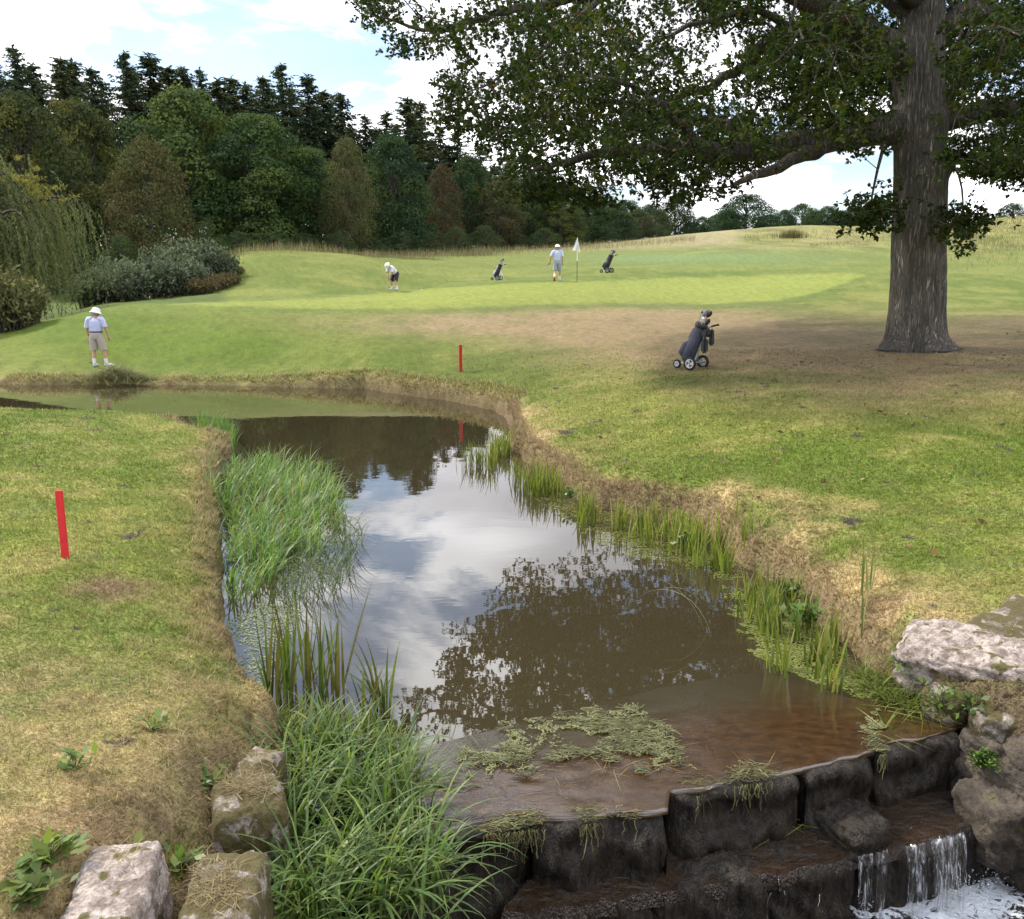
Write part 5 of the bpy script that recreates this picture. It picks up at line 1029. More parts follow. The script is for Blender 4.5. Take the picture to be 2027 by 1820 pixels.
# ------------------------------------------------------------------ willow, shrubs, rough grass
def willow():
    r = np.random.default_rng(21); c = at_Y(-70, 560, 41.0); z0 = hz(c[0], c[1]); Cc = np.array([c[0], c[1], z0])
    tree = tag(empty('weeping_willow', Cc), 'weeping willow with hanging grey-green strands at the left edge', 'tree')
    g = Geo(); tube(g, spline(np.array([(0, 0, -.3), (.1, .1, 1.5), (-.1, 0, 3.2), (.3, .2, 5.0)]), 12), np.linspace(.45, .22, 12), 10); link('trunk', g.mesh('trunk', M_BARK, True), tree)
    gl = Geo(); gb = Geo(); ztop = 7.3
    for k in range(44):
        a = r.uniform(0, 6.28); Rr = r.uniform(1.8, 5.3); zt = r.uniform(4.5, ztop); p = spline(np.array([(.2, .1, 4.0 - r.random()), (Rr * .45 * math.cos(a), Rr * .45 * math.sin(a), zt * .95), (Rr * .8 * math.cos(a), Rr * .8 * math.sin(a), zt + .2), (Rr * math.cos(a), Rr * math.sin(a), zt - .5)]), 12)
        tube(gb, p, np.linspace(.12, .02, 12), 5)
        for j in range(27):
            u = r.uniform(.3, 1); b = p[int(u * 11)] + r.normal(size=3) * [.45, .45, .25]; L0 = min(r.uniform(1.4, 4.6), b[2] - .5); m = int(L0 / .085) + 3; t = np.linspace(0, 1, m)
            out = unit(np.array([b[0], b[1], 0.0])) * r.uniform(.1, .8); st = b[None] + out[None] * (1 - (1 - t[:, None]) ** 2) * .9 + np.array([0, 0, -1.0])[None] * (t[:, None] ** 1.2) * L0 + np.cumsum(r.normal(size=(m, 3)) * .012, 0)
            q = np.repeat(st, 2, 0); M = len(q); d = unit(r.normal(size=(M, 3)) * .5 + np.array([0, 0, -1.0])); ln = r.uniform(.10, .20, M)
            pal = [(.165, .185, .085), (.140, .165, .080), (.190, .200, .085)]; cc = np.array(pal[r.integers(3)]) * r.uniform(.75, 1.25, (M, 1))
            cards(gl, q, d, rdir(r, M), ln, ln * .24, cc, .45)
    # a few yellowed leading shoots at the top
    for k in range(34):
        b = np.array([r.uniform(1.0, 4.2), r.uniform(-1, 1), 0]); b[2] = 7.4 - .4 * b[0] + r.normal() * .3; m = 9; t = np.linspace(0, 1, m)[:, None]; st = b + t * np.array([r.uniform(.2, .9), r.normal() * .3, r.uniform(-.5, .3)]); q = np.repeat(st, 4, 0); M = len(q)
        cards(gl, q, unit(r.normal(size=(M, 3)) + [.6, 0, -.2]), rdir(r, M), r.uniform(.12, .22, M), np.full(M, .05), palcol(r, M, [(.26, .23, .06), (.20, .19, .05)]), .5)
    link('limb', gb.mesh('limb', M_BARK, True), tree); link('crown', gl.mesh('crown', M_LEAF), tree)
willow()
def shrub_mesh(seed, h, w, n, pal, leaf, stems=70):
    r = np.random.default_rng(seed); g = Geo(); gs = Geo()
    for k in range(stems):
        a = r.uniform(0, 6.28); rr = w * math.sqrt(r.random()); top = np.array([rr * math.cos(a) * 1.1 + .1, rr * math.sin(a) * 1.1, h * r.uniform(.55, 1.1) * (1 - .45 * (rr / w) ** 2)]); root = np.array([rr * math.cos(a) * .6, rr * math.sin(a) * .6, -.05])
        m = 10; p = spline(np.array([root, (root + top) / 2 + [0, 0, .15 * h], top]), m); tube(gs, p, np.linspace(.014, .005, m), 3)
        k2 = n // stems; t = r.uniform(.25, 1, k2); q = p[(t * (m - 1)).astype(int)] + r.normal(size=(k2, 3)) * .07; d = unit(r.normal(size=(k2, 3)) + [0, 0, .35]); l = leaf * r.uniform(.7, 1.4, k2)
        cards(g, q, d, unit(r.normal(size=(k2, 3)) + [0, 0, .6]), l, l * .42, palcol(r, k2, pal, .3), .5)
    return gs.mesh('stems', M_BARK), g.mesh('leaves', M_LEAF)
SV = [shrub_mesh(s, 1.6, .95, 2600, [(.110, .140, .090), (.130, .155, .110), (.085, .115, .070), (.165, .180, .130)], .15) for s in (1, 2, 3)]
BV = [shrub_mesh(9, 1.0, .9, 1600, [(.11, .085, .045), (.085, .08, .035), (.14, .11, .06)], .13)]
for i, (x, y, Y, sc) in enumerate([(175,590,47,.9),(205,580,47,1.1),(238,568,48,1.2),(265,582,46,.95),(285,560,50,1.3),(318,556,50,1.3),(330,578,47,1.0),(352,548,52,1.4),(385,548,52,1.35),(412,552,51,1.2),(372,572,48,1.0),(438,556,51,.95)]):
    p = at_Y(x, y + 20, Y); o = tag(empty('leafy_shrub', (p[0], Y, hz(p[0], Y) - .05), i * 1.3), '%s grey-green leafy shrub from the left, on the bank right of the willow' % ORD[i], 'shrub', 'grey-green shrubs between willow and mound'); o.scale = (sc * 1.15, sc * 1.15, sc * 1.25)
    a, b = SV[i % 3]; link('stems', a, o); link('leaves', b, o)
for i, (x, y, Y, sc) in enumerate([(400,590,47,.9),(430,585,48,.95),(455,575,49,.8),(462,555,52,.7)]):
    p = at_Y(x, y, Y); o = tag(empty('dry_scrub', (p[0], Y, hz(p[0], Y) - .05), i * 1.7), '%s brown dry scrub clump from the left at the foot of the left mound' % ORD[i], 'scrub', 'brown scrub at the foot of the mound'); o.scale = (sc,) * 3
    link('stems', BV[0][0], o); link('leaves', BV[0][1], o)
for i, (x, y, Y, sc) in enumerate([(12,640,33,1.2),(40,628,34,1.0),(-30,630,33,1.3)]):
    p = at_Y(x, y, Y); o = tag(empty('leafy_shrub', (p[0], Y, hz(p[0], Y) - .05), i * 1.3 + .4), ['tall weedy shrub below the willow at the left edge', 'weedy shrub with red-tinged leaves below the willow strands', 'weedy shrub half outside the left edge below the willow'][i], 'shrub'); o.scale = (sc, sc, sc * 1.2)
    a, b = SV[i % 3]; link('stems', a, o); link('leaves', b, o).color = (1.25, 1.05, .7, 1)
def rough_grass(name, label, zones, seed, pal, ln, wd):
    r = np.random.default_rng(seed); g = Geo()
    for (x0, y0, Y0, x1, y1, Y1, dY, n) in zones:
        u = r.uniform(-.06, 1.06, n); x = x0 + (x1 - x0) * u; Y = Y0 + (Y1 - Y0) * u + r.normal(size=n) * dY * .6; X = (x - CX) / F * Y * 1.0; z = height(X, Y); a = r.uniform(0, 6.28, n)
        blades(g, np.column_stack([X, Y, z - .02]), r.uniform(*ln, n) * (.35 + 1.1 * fbm(X * .35, Y * .35, 7, 3)), np.full(n, wd) * (Y / 70), a, np.abs(r.normal(size=n)) * .18, r.uniform(0, .9, n), palcol(r, n, pal, .3), 3)
    return tag(link(name, g.mesh(name, M_TURF)), label, kind='stuff')
rough_grass('rough_grass', 'tall dry seeding grass along the foot of the wood', [(455,0,60,740,0,69,3.0,1800),(740,0,70,960,0,80,4,2000),(960,0,80,1345,0,100,6,2600)], 5, [(.34, .28, .16), (.28, .24, .13), (.22, .21, .09), (.18, .19, .07)], (.25, .9), .016)
rough_grass('rough_grass', 'rough yellowish grass on the hillside right of the fairway', [(1860,0,68,2100,0,72,12,3500),(1880,0,84,2150,0,86,9,3500),(1600,0,82,1790,0,84,10,900),(1480,0,98,1790,0,112,9,1600)], 6, [(.20, .19, .07), (.16, .17, .055), (.26, .22, .11), (.13, .15, .045)], (.12, .34), .022)
bed_p = at_Y(1560, 470, 100)
def dark_tuft():
    r = np.random.default_rng(8); n = 500; q = r.normal(size=(n, 2)) * [.7, .5]; g = Geo(); blades(g, np.column_stack([q, np.zeros(n)]), r.uniform(.5, 1.1, n), np.full(n, .03), r.uniform(0, 6.28, n), np.abs(r.normal(size=n)) * .2, r.uniform(0, .7, n), palcol(r, n, [(.09, .10, .035), (.13, .12, .05)]), 3)
    p = ground_at(1568, 472, 70, 120); return tag(link('grass_tuft', g.mesh('grass_tuft', M_TURF), None, p), 'dark tussock of tall grass on the hillside below the far figure', 'grass')
dark_tuft()
def brush_pile():
    r = np.random.default_rng(13); g = Geo(); n = 1500; p0 = at_z(222, 760, .02)
    u = r.normal(size=(n, 2)) * [.55, .28]; zz = .46 * np.exp(-(u[:, 0] / .75) ** 2 - (u[:, 1] / .5) ** 2)
    blades(g, np.column_stack([u, zz * r.uniform(.5, 1, n)]), r.uniform(.25, .6, n), np.full(n, .013), r.uniform(0, 6.28, n), r.uniform(.9, 1.5, n), r.uniform(.1, .9, n), palcol(r, n, [(.27, .26, .13), (.21, .21, .10), (.33, .30, .18), (.16, .19, .07)], .35), 4)
    tag(link('brush_heap', g.mesh('brush_heap', M_TURF), None, (p0[0], p0[1] + .2, .02)), 'heap of cut grass and brush on the far bank beside the golfer', 'brush')
brush_pile()

# ------------------------------------------------------------------ small course furniture
M_RED = simple('red_paint', (.60, .014, .024), .5, .35, 9, bump=.3); M_WHITE = simple('white_paint', (.8, .8, .78), .4); M_BLACK = simple('black_plastic', (.012, .012, .014), .45, .2, 30)
def box_mesh(name, sx, sy, sz, mat, bev=.004, z0=0.0, taper=1.0):
    bm = bmesh.new(); bmesh.ops.create_cube(bm, size=1)
    for v in bm.verts:
        k = taper if v.co.z > 0 else 1; v.co = (v.co.x * sx * k, v.co.y * sy * k, (v.co.z + .5) * sz + z0)
    if bev: bmesh.ops.bevel(bm, geom=bm.edges[:], offset=bev, segments=2, affect='EDGES')
    me = bpy.data.meshes.new(name); bm.to_mesh(me); bm.free(); me.materials.append(mat); return me
p = ground_at(130, 1107); s1 = tag(link('hazard_stake', box_mesh('hazard_stake', .062, .030, .78, M_RED, .003, -.15), None, p, R(8)), 'near red wooden hazard stake on the left promontory', 'stake', 'red hazard stakes'); s1.rotation_euler = (R(-3), R(-1.2), R(8))
p = ground_at(912, 738); s2 = tag(link('hazard_stake', box_mesh('hazard_stake', .078, .04, .87, M_RED, .004, -.15), None, p, R(20)), 'far red hazard stake on the slope behind the stream corner', 'stake', 'red hazard stakes')
# flag
fp = ground_at(1142, 558, 38, 60); fl = tag(empty('golf_flag', fp), 'white flag on its pin standing in the green beside the walking golfer', 'flag')
g = Geo(); tube(g, np.array([(0, 0, -.05), (0, 0, 1.0)]), np.array([.016, .016]), 8); link('lower_pole', g.mesh('lower_pole', simple('dark_pole', (.03, .045, .02), .4)), fl)
g = Geo(); tube(g, np.array([(0, 0, 1.0), (0, 0, 2.12)]), np.array([.017, .015]), 8); link('upper_pole', g.mesh('upper_pole', M_WHITE), fl)
def cloth():
    nx, nz = 9, 12; V = []; r = np.random.default_rng(2)
    for i in range(nz):
        u = i / (nz - 1); z = 2.11 - u * .62; w = .02 + .36 * u
        for j in range(nx):
            t = j / (nx - 1) - .62; x = t * w; V.append((x, .045 * math.sin(t * 11 + u * 2) * u, z + .10 * u * (-t if t > 0 else t * -.35) - .05 * u * (t > 0)))
    i = np.arange(nx * nz).reshape(nz, nx); return mesh_np('flag_cloth', V, np.stack([i[:-1, :-1], i[1:, :-1], i[1:, 1:], i[:-1, 1:]], -1).reshape(-1, 4), simple('flag_cloth', (.82, .82, .84), .8), True)
fc = link('flag_cloth', cloth(), fl)
g = Geo(); tube(g, np.array([(-.03, -.055, 1.79), (-.03, -.055, 1.70), (.0, -.055, 1.66), (-.02, -.055, 1.60)]), np.full(4, .008), 4); link('emblem', g.mesh('emblem', simple('grey_print', (.35, .36, .4), .8)), fc)
# balls
def ball(x, y, lab, y0, y1):
    p = ground_at(x, y, y0, y1); bm = bmesh.new(); bmesh.ops.create_icosphere(bm, subdivisions=3, radius=.0215)
    for v in bm.verts: v.co *= 1 - .02 * (math.sin(v.co.x * 700) * math.sin(v.co.y * 700) * math.sin(v.co.z * 700) > .2)
    me = bpy.data.meshes.new('golf_ball'); bm.to_mesh(me); bm.free(); me.materials.append(M_WHITE); tag(link('golf_ball', me, None, (p[0], p[1], p[2] + .022)), lab, 'ball', 'golf balls')
ball(207, 712, 'white golf ball on the slope behind the nearest golfer', 24, 34); ball(834, 575, 'white golf ball on the green right of the bent putting golfer', 40, 60)

# ------------------------------------------------------------------ people
M_HAIR = simple('grey_hair', (.32, .30, .28), .8, .2, 60); M_SKIN = simple('skin', (.52, .29, .20), .55, .1, 12); M_HAT = simple('white_hat', (.78, .77, .74), .85, .06, 30, bump=.2); M_BLUE = simple('pale_blue_shirt', (.50, .54, .76), .85, .07, 14, bump=.3)
M_WSHIRT = simple('white_shirt', (.66, .66, .76), .85, .07, 14, bump=.3); M_BEIGE = simple('beige_shorts', (.42, .37, .33), .9, .1, 14, bump=.3); M_GREYSH = simple('grey_blue_shorts', (.33, .37, .44), .9, .1, 14, bump=.3)
M_NAVY = simple('dark_shorts', (.022, .018, .032), .85, .2, 14); M_SOCK = simple('white_sock', (.74, .74, .76), .9); M_SHOE = simple('pale_shoe', (.50, .51, .62), .5); M_SOLE = simple('red_sole', (.35, .035, .015), .6); M_BELT = simple('navy_belt', (.012, .016, .04), .5); M_STEEL = simple('steel_shaft', (.5, .5, .52), .25, metallic=1.0)
def etube(geo, rings, k=20, cap=True):
    """rings: (centre, rx, ry) with the ellipse square to the path; ry along the path's side-on front direction"""
    c = np.array([r_[0] for r_ in rings], float); rx = np.array([r_[1] for r_ in rings]); ry = np.array([r_[2] for r_ in rings]); t = unit(np.gradient(c, axis=0))
    side = np.array([1.0, 0, 0]); a = unit(side[None] - (t @ side)[:, None] * t); b = np.cross(t, a); an = np.linspace(0, 2 * np.pi, k, endpoint=False)
    v = c[:, None] + rx[:, None, None] * np.cos(an)[None, :, None] * a[:, None] + ry[:, None, None] * np.sin(an)[None, :, None] * b[:, None]; n = len(c)
    i = np.arange(n * k).reshape(n, k); j = np.roll(i, -1, 1); geo.add(v.reshape(-1, 3), np.stack([i[:-1], j[:-1], j[1:], i[1:]], -1).reshape(-1, 4))
def skin_body(name, chains, mat):
    """chains: lists of (point, radius); the first point of each later chain joins the nearest vertex made so far"""
    V = []; Rr = []; E = []
    for ch in chains:
        prev = None
        for k, (pt, rd) in enumerate(ch):
            if k == 0 and V:
                d = [np.linalg.norm(np.array(q) - np.array(pt)) for q in V]; prev = int(np.argmin(d)); continue
            V.append(pt); Rr.append(rd)
            if prev is not None: E.append((prev, len(V) - 1))
            prev = len(V) - 1
    me = bpy.data.meshes.new(name); me.from_pydata([tuple(map(float, q)) for q in V], E, []); o = bpy.data.objects.new(name, me); COL.objects.link(o)
    md = o.modifiers.new('skin', 'SKIN'); sv = me.skin_vertices[0].data
    for k, rd in enumerate(Rr): sv[k].radius = (rd, rd) if np.isscalar(rd) else rd
    sv[0].use_root = True; sb = o.modifiers.new('sub', 'SUBSURF'); sb.levels = 2; sb.render_levels = 2
    dg = bpy.context.evaluated_depsgraph_get(); m2 = bpy.data.meshes.new_from_object(o.evaluated_get(dg)); bpy.data.objects.remove(o); m2.name = name; m2.materials.clear(); m2.materials.append(mat)
    m2.polygons.foreach_set('use_smooth', np.ones(len(m2.polygons), bool)); return m2
A3 = lambda *q: np.array(q, float)
def person(P, rz, J, label, shirt, shorts, hat=True, belt=False, cap=False, sole=None):
    """J: joints in metres (x right, y forward of the figure, z up)"""
    o = tag(empty('person', P, rz), label, 'person')
    pel, ch, nk, hd = J['pelvis'], J['chest'], J['neck'], J['head']; up = unit(hd - nk); fw = J.get('face', A3(0, 1, 0)); sd = unit(np.cross(fw, up))
    chains = [[(pel, .13), (pel * .5 + ch * .5, .125), (ch, .13), (nk, .062), (nk * .5 + hd * .5, .06), (hd - up * .045 + fw * .012, .078), (hd + up * .03, .092), (hd + up * .095, .07)]]
    chains.append([(hd - up * .02, 0), (hd - up * .015 + fw * .085, .022), (hd - up * .035 + fw * .105, .014)])
    for s in (-1, 1): chains.append([(hd, 0), (hd + sd * s * .085 - up * .01, .02), (hd + sd * s * .095 - up * .01, .012)])
    for side in ('L', 'R'):
        sh, el, wr = J['sho' + side], J['elb' + side], J['wri' + side]; hn = unit(wr - el) * .6 + unit(J.get('hand' + side, A3(0, 0, -1))) * .4; hn = unit(hn)
        chains.append([(ch, 0), (sh, .062), (sh * .5 + el * .5, .050), (el, .042), (el * .5 + wr * .5, .040), (wr, .027), (wr + hn * .05, (.036, .018)), (wr + hn * .09, (.038, .016))])
        pr = unit(np.cross(hn, A3(0, 1, 0.01))); 
        for q in range(4):
            b0 = wr + hn * .09 + pr * (q - 1.5) * .019; f1 = b0 + hn * (.035 + .006 * (q in (1, 2))); f2 = f1 + unit(hn + A3(0, .8, 0)) * .03; chains.append([(wr + hn * .09, 0), (b0 + hn * .012, .0095), (f1, .009), (f2, .0075)])
        th = wr + hn * .04 + pr * -.035; chains.append([(wr + hn * .05, 0), (th, .011), (th + unit(hn * .7 - pr * .5 + A3(0, .5, 0)) * .035, .0085)])
        hp, kn, an_ = J['hip' + side], J['kne' + side], J['ank' + side]; toe = J['toe' + side]
        chains.append([(pel, 0), (hp, .105), (hp * .5 + kn * .5, .085), (kn, .06), (kn * .62 + an_ * .38, .062), (kn * .2 + an_ * .8, .042), (an_, .038), (an_ * .4 + toe * .6 + A3(0, 0, -.01), .034), (toe, .025)])
    link('body', skin_body('body', chains, M_SKIN), o)
    # shirt: torso and sleeves
    g = Geo(); wst = pel * .62 + ch * .38; n = 12; path = spline(np.array([pel + (pel - ch) * .06, wst, ch, ch * .45 + nk * .55, nk + unit(nk - ch) * .0]), n); rx = np.interp(np.linspace(0, 1, n), [0, .25, .5, .75, .9, 1], [.185, .180, .205, .195, .12, .068]); ry = np.interp(np.linspace(0, 1, n), [0, .25, .5, .75, .9, 1], [.15, .15, .145, .12, .08, .066])
    etube(g, [(path[k], rx[k], ry[k]) for k in range(n)], 24)
    for side in ('L', 'R'):
        sh, el = J['sho' + side], J['elb' + side]; inn = sh * .55 + (ch * .4 + nk * .6) * .45; tube(g, spline(np.array([inn, sh, sh * .5 + el * .5, sh * .18 + el * .82]), 8), np.array([.088, .095, .092, .088, .084, .082, .082, .083]), 14)
    link('shirt', g.mesh('shirt', shirt, True), o)
    g = Geo(); top = pel + unit(ch - pel) * .12
    etube(g, [(top, .178, .145), (pel + unit(ch - pel) * .05, .19, .155), (pel - unit(ch - pel) * .03, .195, .16), (pel - unit(ch - pel) * .10, .17, .14)], 24)
    for side in ('L', 'R'):
        hp, kn = J['hip' + side], J['kne' + side]; etube(g, [(hp + unit(hp - kn) * .06, .105, .13), (hp, .118, .135), (hp * .55 + kn * .45, .118, .118), (hp * .2 + kn * .8, .112, .108), (hp * .05 + kn * .95, .112, .108)], 18)
    link('shorts', g.mesh('shorts', shorts, True), o)
    if belt: g = Geo(); etube(g, [(top - A3(0, 0, .02), .187, .152), (top + A3(0, 0, .022), .187, .152)], 24); link('belt', g.mesh('belt', M_BELT, True), o)
    for side in ('L', 'R'):
        kn, an_, toe = J['kne' + side], J['ank' + side], J['toe' + side]; g = Geo(); tube(g, np.array([kn * .40 + an_ * .60, kn * .2 + an_ * .8, an_ * 1.0]), np.array([.056, .050, .046]), 12); link('sock', g.mesh('sock', M_SOCK, True), o)
        fd = toe - an_; fd = A3(fd[0], fd[1], 0); fh = unit(fd) if np.linalg.norm(fd) > .02 else A3(0, 1, 0); dn = J.get('tilt' + side, A3(0, 0, 0)); g = Geo(); heel = A3(an_[0], an_[1], an_[2] - .045) - fh * .055; ln = unit(toe - heel) if sole is not None and side == 'L' else fh; 
        pts = [heel - ln * .01, heel + ln * .05, heel + ln * .13, heel + ln * .21, heel + ln * .265]; etube2(g, pts, [.03, .047, .048, .052, .02], [.03, .052, .045, .034, .016]); link('shoe', g.mesh('shoe', M_SHOE if not (sole and side == 'L') else sole, True), o)
    hg = Geo(); an = np.linspace(0, 2 * np.pi, 20, endpoint=False); hc = hd - fw * .022
    hv = np.concatenate([hc + up * h_ + rad_ * (np.cos(an)[:, None] * sd + np.sin(an)[:, None] * unit(fw - (fw @ up) * up)) for rad_, h_ in ((.070, -.085), (.088, -.055), (.097, -.01), (.099, .04), (.085, .09))]); hi = np.arange(len(hv)).reshape(-1, 20); hj = np.roll(hi, -1, 1); hg.add(hv, np.stack([hi[:-1], hj[:-1], hj[1:], hi[1:]], -1).reshape(-1, 4)); link('hair', hg.mesh('hair', M_HAIR, True), o)
    # hat: crown and brim by rings
    ht = hd + up * .045; g = Geo()
    if not cap: prof = [(.172, -.06), (.168, -.055), (.135, -.01), (.112, .02), (.108, .06), (.10, .095), (.07, .115), (.001, .12)]
    else: prof = [(.150, -.01), (.145, -.005), (.112, .02), (.108, .06), (.10, .095), (.07, .115), (.001, .12)]
    a1 = unit(fw - (fw @ up) * up); an = np.linspace(0, 2 * np.pi, 24, endpoint=False); k = 24; v = np.concatenate([ht + up * h_ + rad_ * (np.cos(an)[:, None] * sd + np.sin(an)[:, None] * a1 * 1.12) for rad_, h_ in prof]); i = np.arange(len(v)).reshape(-1, k); j = np.roll(i, -1, 1); g.add(v, np.stack([i[:-1], j[:-1], j[1:], i[1:]], -1).reshape(-1, 4))
    link('hat', g.mesh('hat', M_HAT, True), o); return o
def etube2(g, pts, rx, rz, k=14):
    c = np.array(pts); t = unit(np.gradient(c, axis=0)); z = np.array([0, 0, 1.0]); a = unit(np.cross(t, z)); b = np.cross(a, t); an = np.linspace(0, 2 * np.pi, k, endpoint=False); n = len(c)
    v = c[:, None] + np.array(rx)[:, None, None] * np.cos(an)[None, :, None] * a[:, None] + np.array(rz)[:, None, None] * np.sin(an)[None, :, None] * b[:, None]
    i = np.arange(n * k).reshape(n, k); j = np.roll(i, -1, 1); g.add(v.reshape(-1, 3), np.stack([i[:-1], j[:-1], j[1:], i[1:]], -1).reshape(-1, 4)); g.add(v[0], np.array([[0, 1, 2, 3], [0, 3, 4, 5], [0, 5, 6, 7], [0, 7, 8, 9], [0, 9, 10, 11], [0, 11, 12, 13]])); g.add(v[-1], np.array([[0, 1, 2, 3], [0, 3, 4, 5], [0, 5, 6, 7], [0, 7, 8, 9], [0, 9, 10, 11], [0, 11, 12, 13]]))
def club(P, Q, label, grip=.26, head=(0, .05, 0)):
    """putter from grip top P to head Q in world space"""
    P = np.array(P); Q = np.array(Q); o = tag(empty('putter', Q), label, 'golf club', 'putters'); d = unit(Q - P)
    g = Geo(); tube(g, np.array([P - Q, P + d * grip - Q]), np.array([.014, .011]), 8); link('grip', g.mesh('grip', M_BLACK, True), o)
    g = Geo(); tube(g, np.array([P + d * grip - Q, A3(0, 0, 0)]), np.array([.007, .006]), 6); link('shaft', g.mesh('shaft', M_STEEL, True), o)
    h = link('club_head', box_mesh('club_head', .11, .03, .028, M_STEEL, .005), o, (head[0], head[1], -.005), .4); return o
def std_pose():
    J = dict(pelvis=A3(0, 0, .93), chest=A3(0, .0, 1.30), neck=A3(0, .01, 1.47), head=A3(0, .04, 1.61))
    for s, k in ((-1, 'L'), (1, 'R')):
        J['sho' + k] = A3(s * .19, 0, 1.41); J['elb' + k] = A3(s * .26, -.02, 1.13); J['wri' + k] = A3(s * .27, .05, .90); J['hip' + k] = A3(s * .095, 0, .88); J['kne' + k] = A3(s * .11, .02, .49); J['ank' + k] = A3(s * .12, -.02, .10); J['toe' + k] = A3(s * .15, .14, .035)
    return J
# nearest golfer, back to the camera, looking down to the right
J = std_pose(); J['face'] = unit(A3(.75, .6, -.35)); J['head'] = A3(.02, .05, 1.60); J['ankR'] = A3(.22, .03, .10); J['toeR'] = A3(.36, .06, .035); J['kneR'] = A3(.17, .03, .49); J['toeL'] = A3(-.10, .15, .035); J['elbL'] = A3(-.27, .02, 1.13); J['wriL'] = A3(-.26, .10, .89); J['elbR'] = A3(.29, 0, 1.14); J['wriR'] = A3(.33, .06, .93)
g1 = ground_at(196, 726, 23, 32); person((g1[0], g1[1], g1[2] - .01), R(4), J, 'golfer in pale blue shirt, beige shorts and white hat, back turned by the far bank', M_BLUE, M_BEIGE, belt=True)
cq = ground_at(179, 719, 23, 34); club(g1 + A3(-.27, .10, .93), cq + A3(0, 0, .02), 'putter held upright by the golfer beside the brush heap')
# watch on the golfer's wrist is a dark band
# bent golfer putting
J = std_pose(); J['pelvis'] = A3(0, -.10, .88); J['chest'] = A3(0, .20, 1.14); J['neck'] = A3(0, .33, 1.23); J['head'] = A3(0, .43, 1.27); J['face'] = unit(A3(0, .45, -.9))
for s, k in ((-1, 'L'), (1, 'R')):
    J['sho' + k] = A3(s * .18, .27, 1.17); J['elb' + k] = A3(s * .17, .34, .90); J['wri' + k] = A3(s * .03, .40, .70); J['hip' + k] = A3(s * .10, -.10, .85); J['kne' + k] = A3(s * .17, .06, .47); J['ank' + k] = A3(s * .2, -.02, .10); J['toe' + k] = A3(s * .22, .15, .035)
g2 = ground_at(781, 575, 40, 60); th = R(140); person((g2[0], g2[1], g2[2]), th, J, 'golfer bent over putting, white shirt, dark shorts and white cap', M_WSHIRT, M_NAVY, cap=True)
w = lambda v, th, b: np.array([b[0] + v[0] * math.cos(th) - v[1] * math.sin(th), b[1] + v[0] * math.sin(th) + v[1] * math.cos(th), b[2] + v[2]])
club(w(A3(0, .40, .76), th, g2), w(A3(-.06, .62, .02), th, g2), 'putter reaching down from the bent golfer to the green')
# walking golfer by the flag, back turned
J = std_pose(); J['head'] = A3(.0, .07, 1.60); J['face'] = unit(A3(.1, .9, -.3)); J['hipL'] = A3(-.095, 0, .88); J['kneL'] = A3(-.12, -.02, .50); J['ankL'] = A3(-.13, -.22, .20); J['toeL'] = A3(-.13, -.16, .04); J['kneR'] = A3(.11, .10, .49); J['ankR'] = A3(.12, .14, .10); J['toeR'] = A3(.13, .30, .04); J['elbL'] = A3(-.33, -.02, 1.16); J['wriL'] = A3(-.37, .06, .93); J['elbR'] = A3(.25, -.03, 1.13); J['wriR'] = A3(.26, .04, .89)
g3 = ground_at(1103, 556.5, 38, 58); person((g3[0], g3[1], g3[2]), R(-4), J, 'golfer walking away beside the flag, pale blue shirt, grey-blue shorts, white hat', M_BLUE, M_GREYSH, sole=M_SOLE)
club(g3 + A3(-.36, .1, .95), g3 + A3(-.62, .30, .52), 'putter carried low by the golfer walking beside the flag', .24)
# far figure beyond the crest
J = std_pose(); ybs = np.linspace(100, 175, 60); xbs = (1573 - CX) / F * ybs * .985; _, yh = proj(xbs, ybs, height(xbs, ybs) + 1.72); kb = int(np.argmin(np.abs(yh - 433) + (ybs < 118) * 50)); yb = ybs[kb]; xb = xbs[kb]; person((xb, yb, hz(xb, yb)), R(180), J, 'far figure in white top on the skyline above the hillside', M_WSHIRT, M_NAVY, cap=True)

# ------------------------------------------------------------------ golf trolleys
M_BAGBLUE = simple('slate_blue_bag', (.060, .062, .095), .6, .35, 9, bump=.3); M_BAGLIGHT = simple('pale_blue_bag', (.40, .44, .60), .6, .2, 9); M_BAGBLK = simple('black_bag', (.018, .018, .024), .55, .3, 9); M_GREYF = simple('silver_frame', (.45, .46, .47), .35, metallic=.8); M_TYRE = simple('tyre', (.012, .012, .012), .7); M_RIM = simple('white_rim', (.62, .62, .62), .4); M_DKRIM = simple('grey_rim', (.25, .26, .27), .4); M_ORANGE = simple('orange_grip', (.75, .23, .10), .5); M_GREYC = simple('grey_head_cover', (.24, .25, .29), .8, .2, 20); M_PURP = simple('purple_panel', (.22, .09, .32), .6)
def ring_mesh(name, R0, r0, mat, k=28, kk=8, sq=1.0):
    an = np.linspace(0, 2 * np.pi, k, endpoint=False); p = np.stack([R0 * np.cos(an), np.zeros(k), R0 * np.sin(an)], 1); bn = np.linspace(0, 2 * np.pi, kk, endpoint=False)
    v = p[:, None] + r0 * (np.cos(bn)[None, :, None] * unit(p)[:, None] + sq * np.sin(bn)[None, :, None] * np.array([0, 1.0, 0])); i = np.arange(k * kk).reshape(k, kk); j = np.roll(i, -1, 0)
    return mesh_np(name, v.reshape(-1, 3), np.stack([i, j, np.roll(j, -1, 1), np.roll(i, -1, 1)], -1).reshape(-1, 4), mat, True)
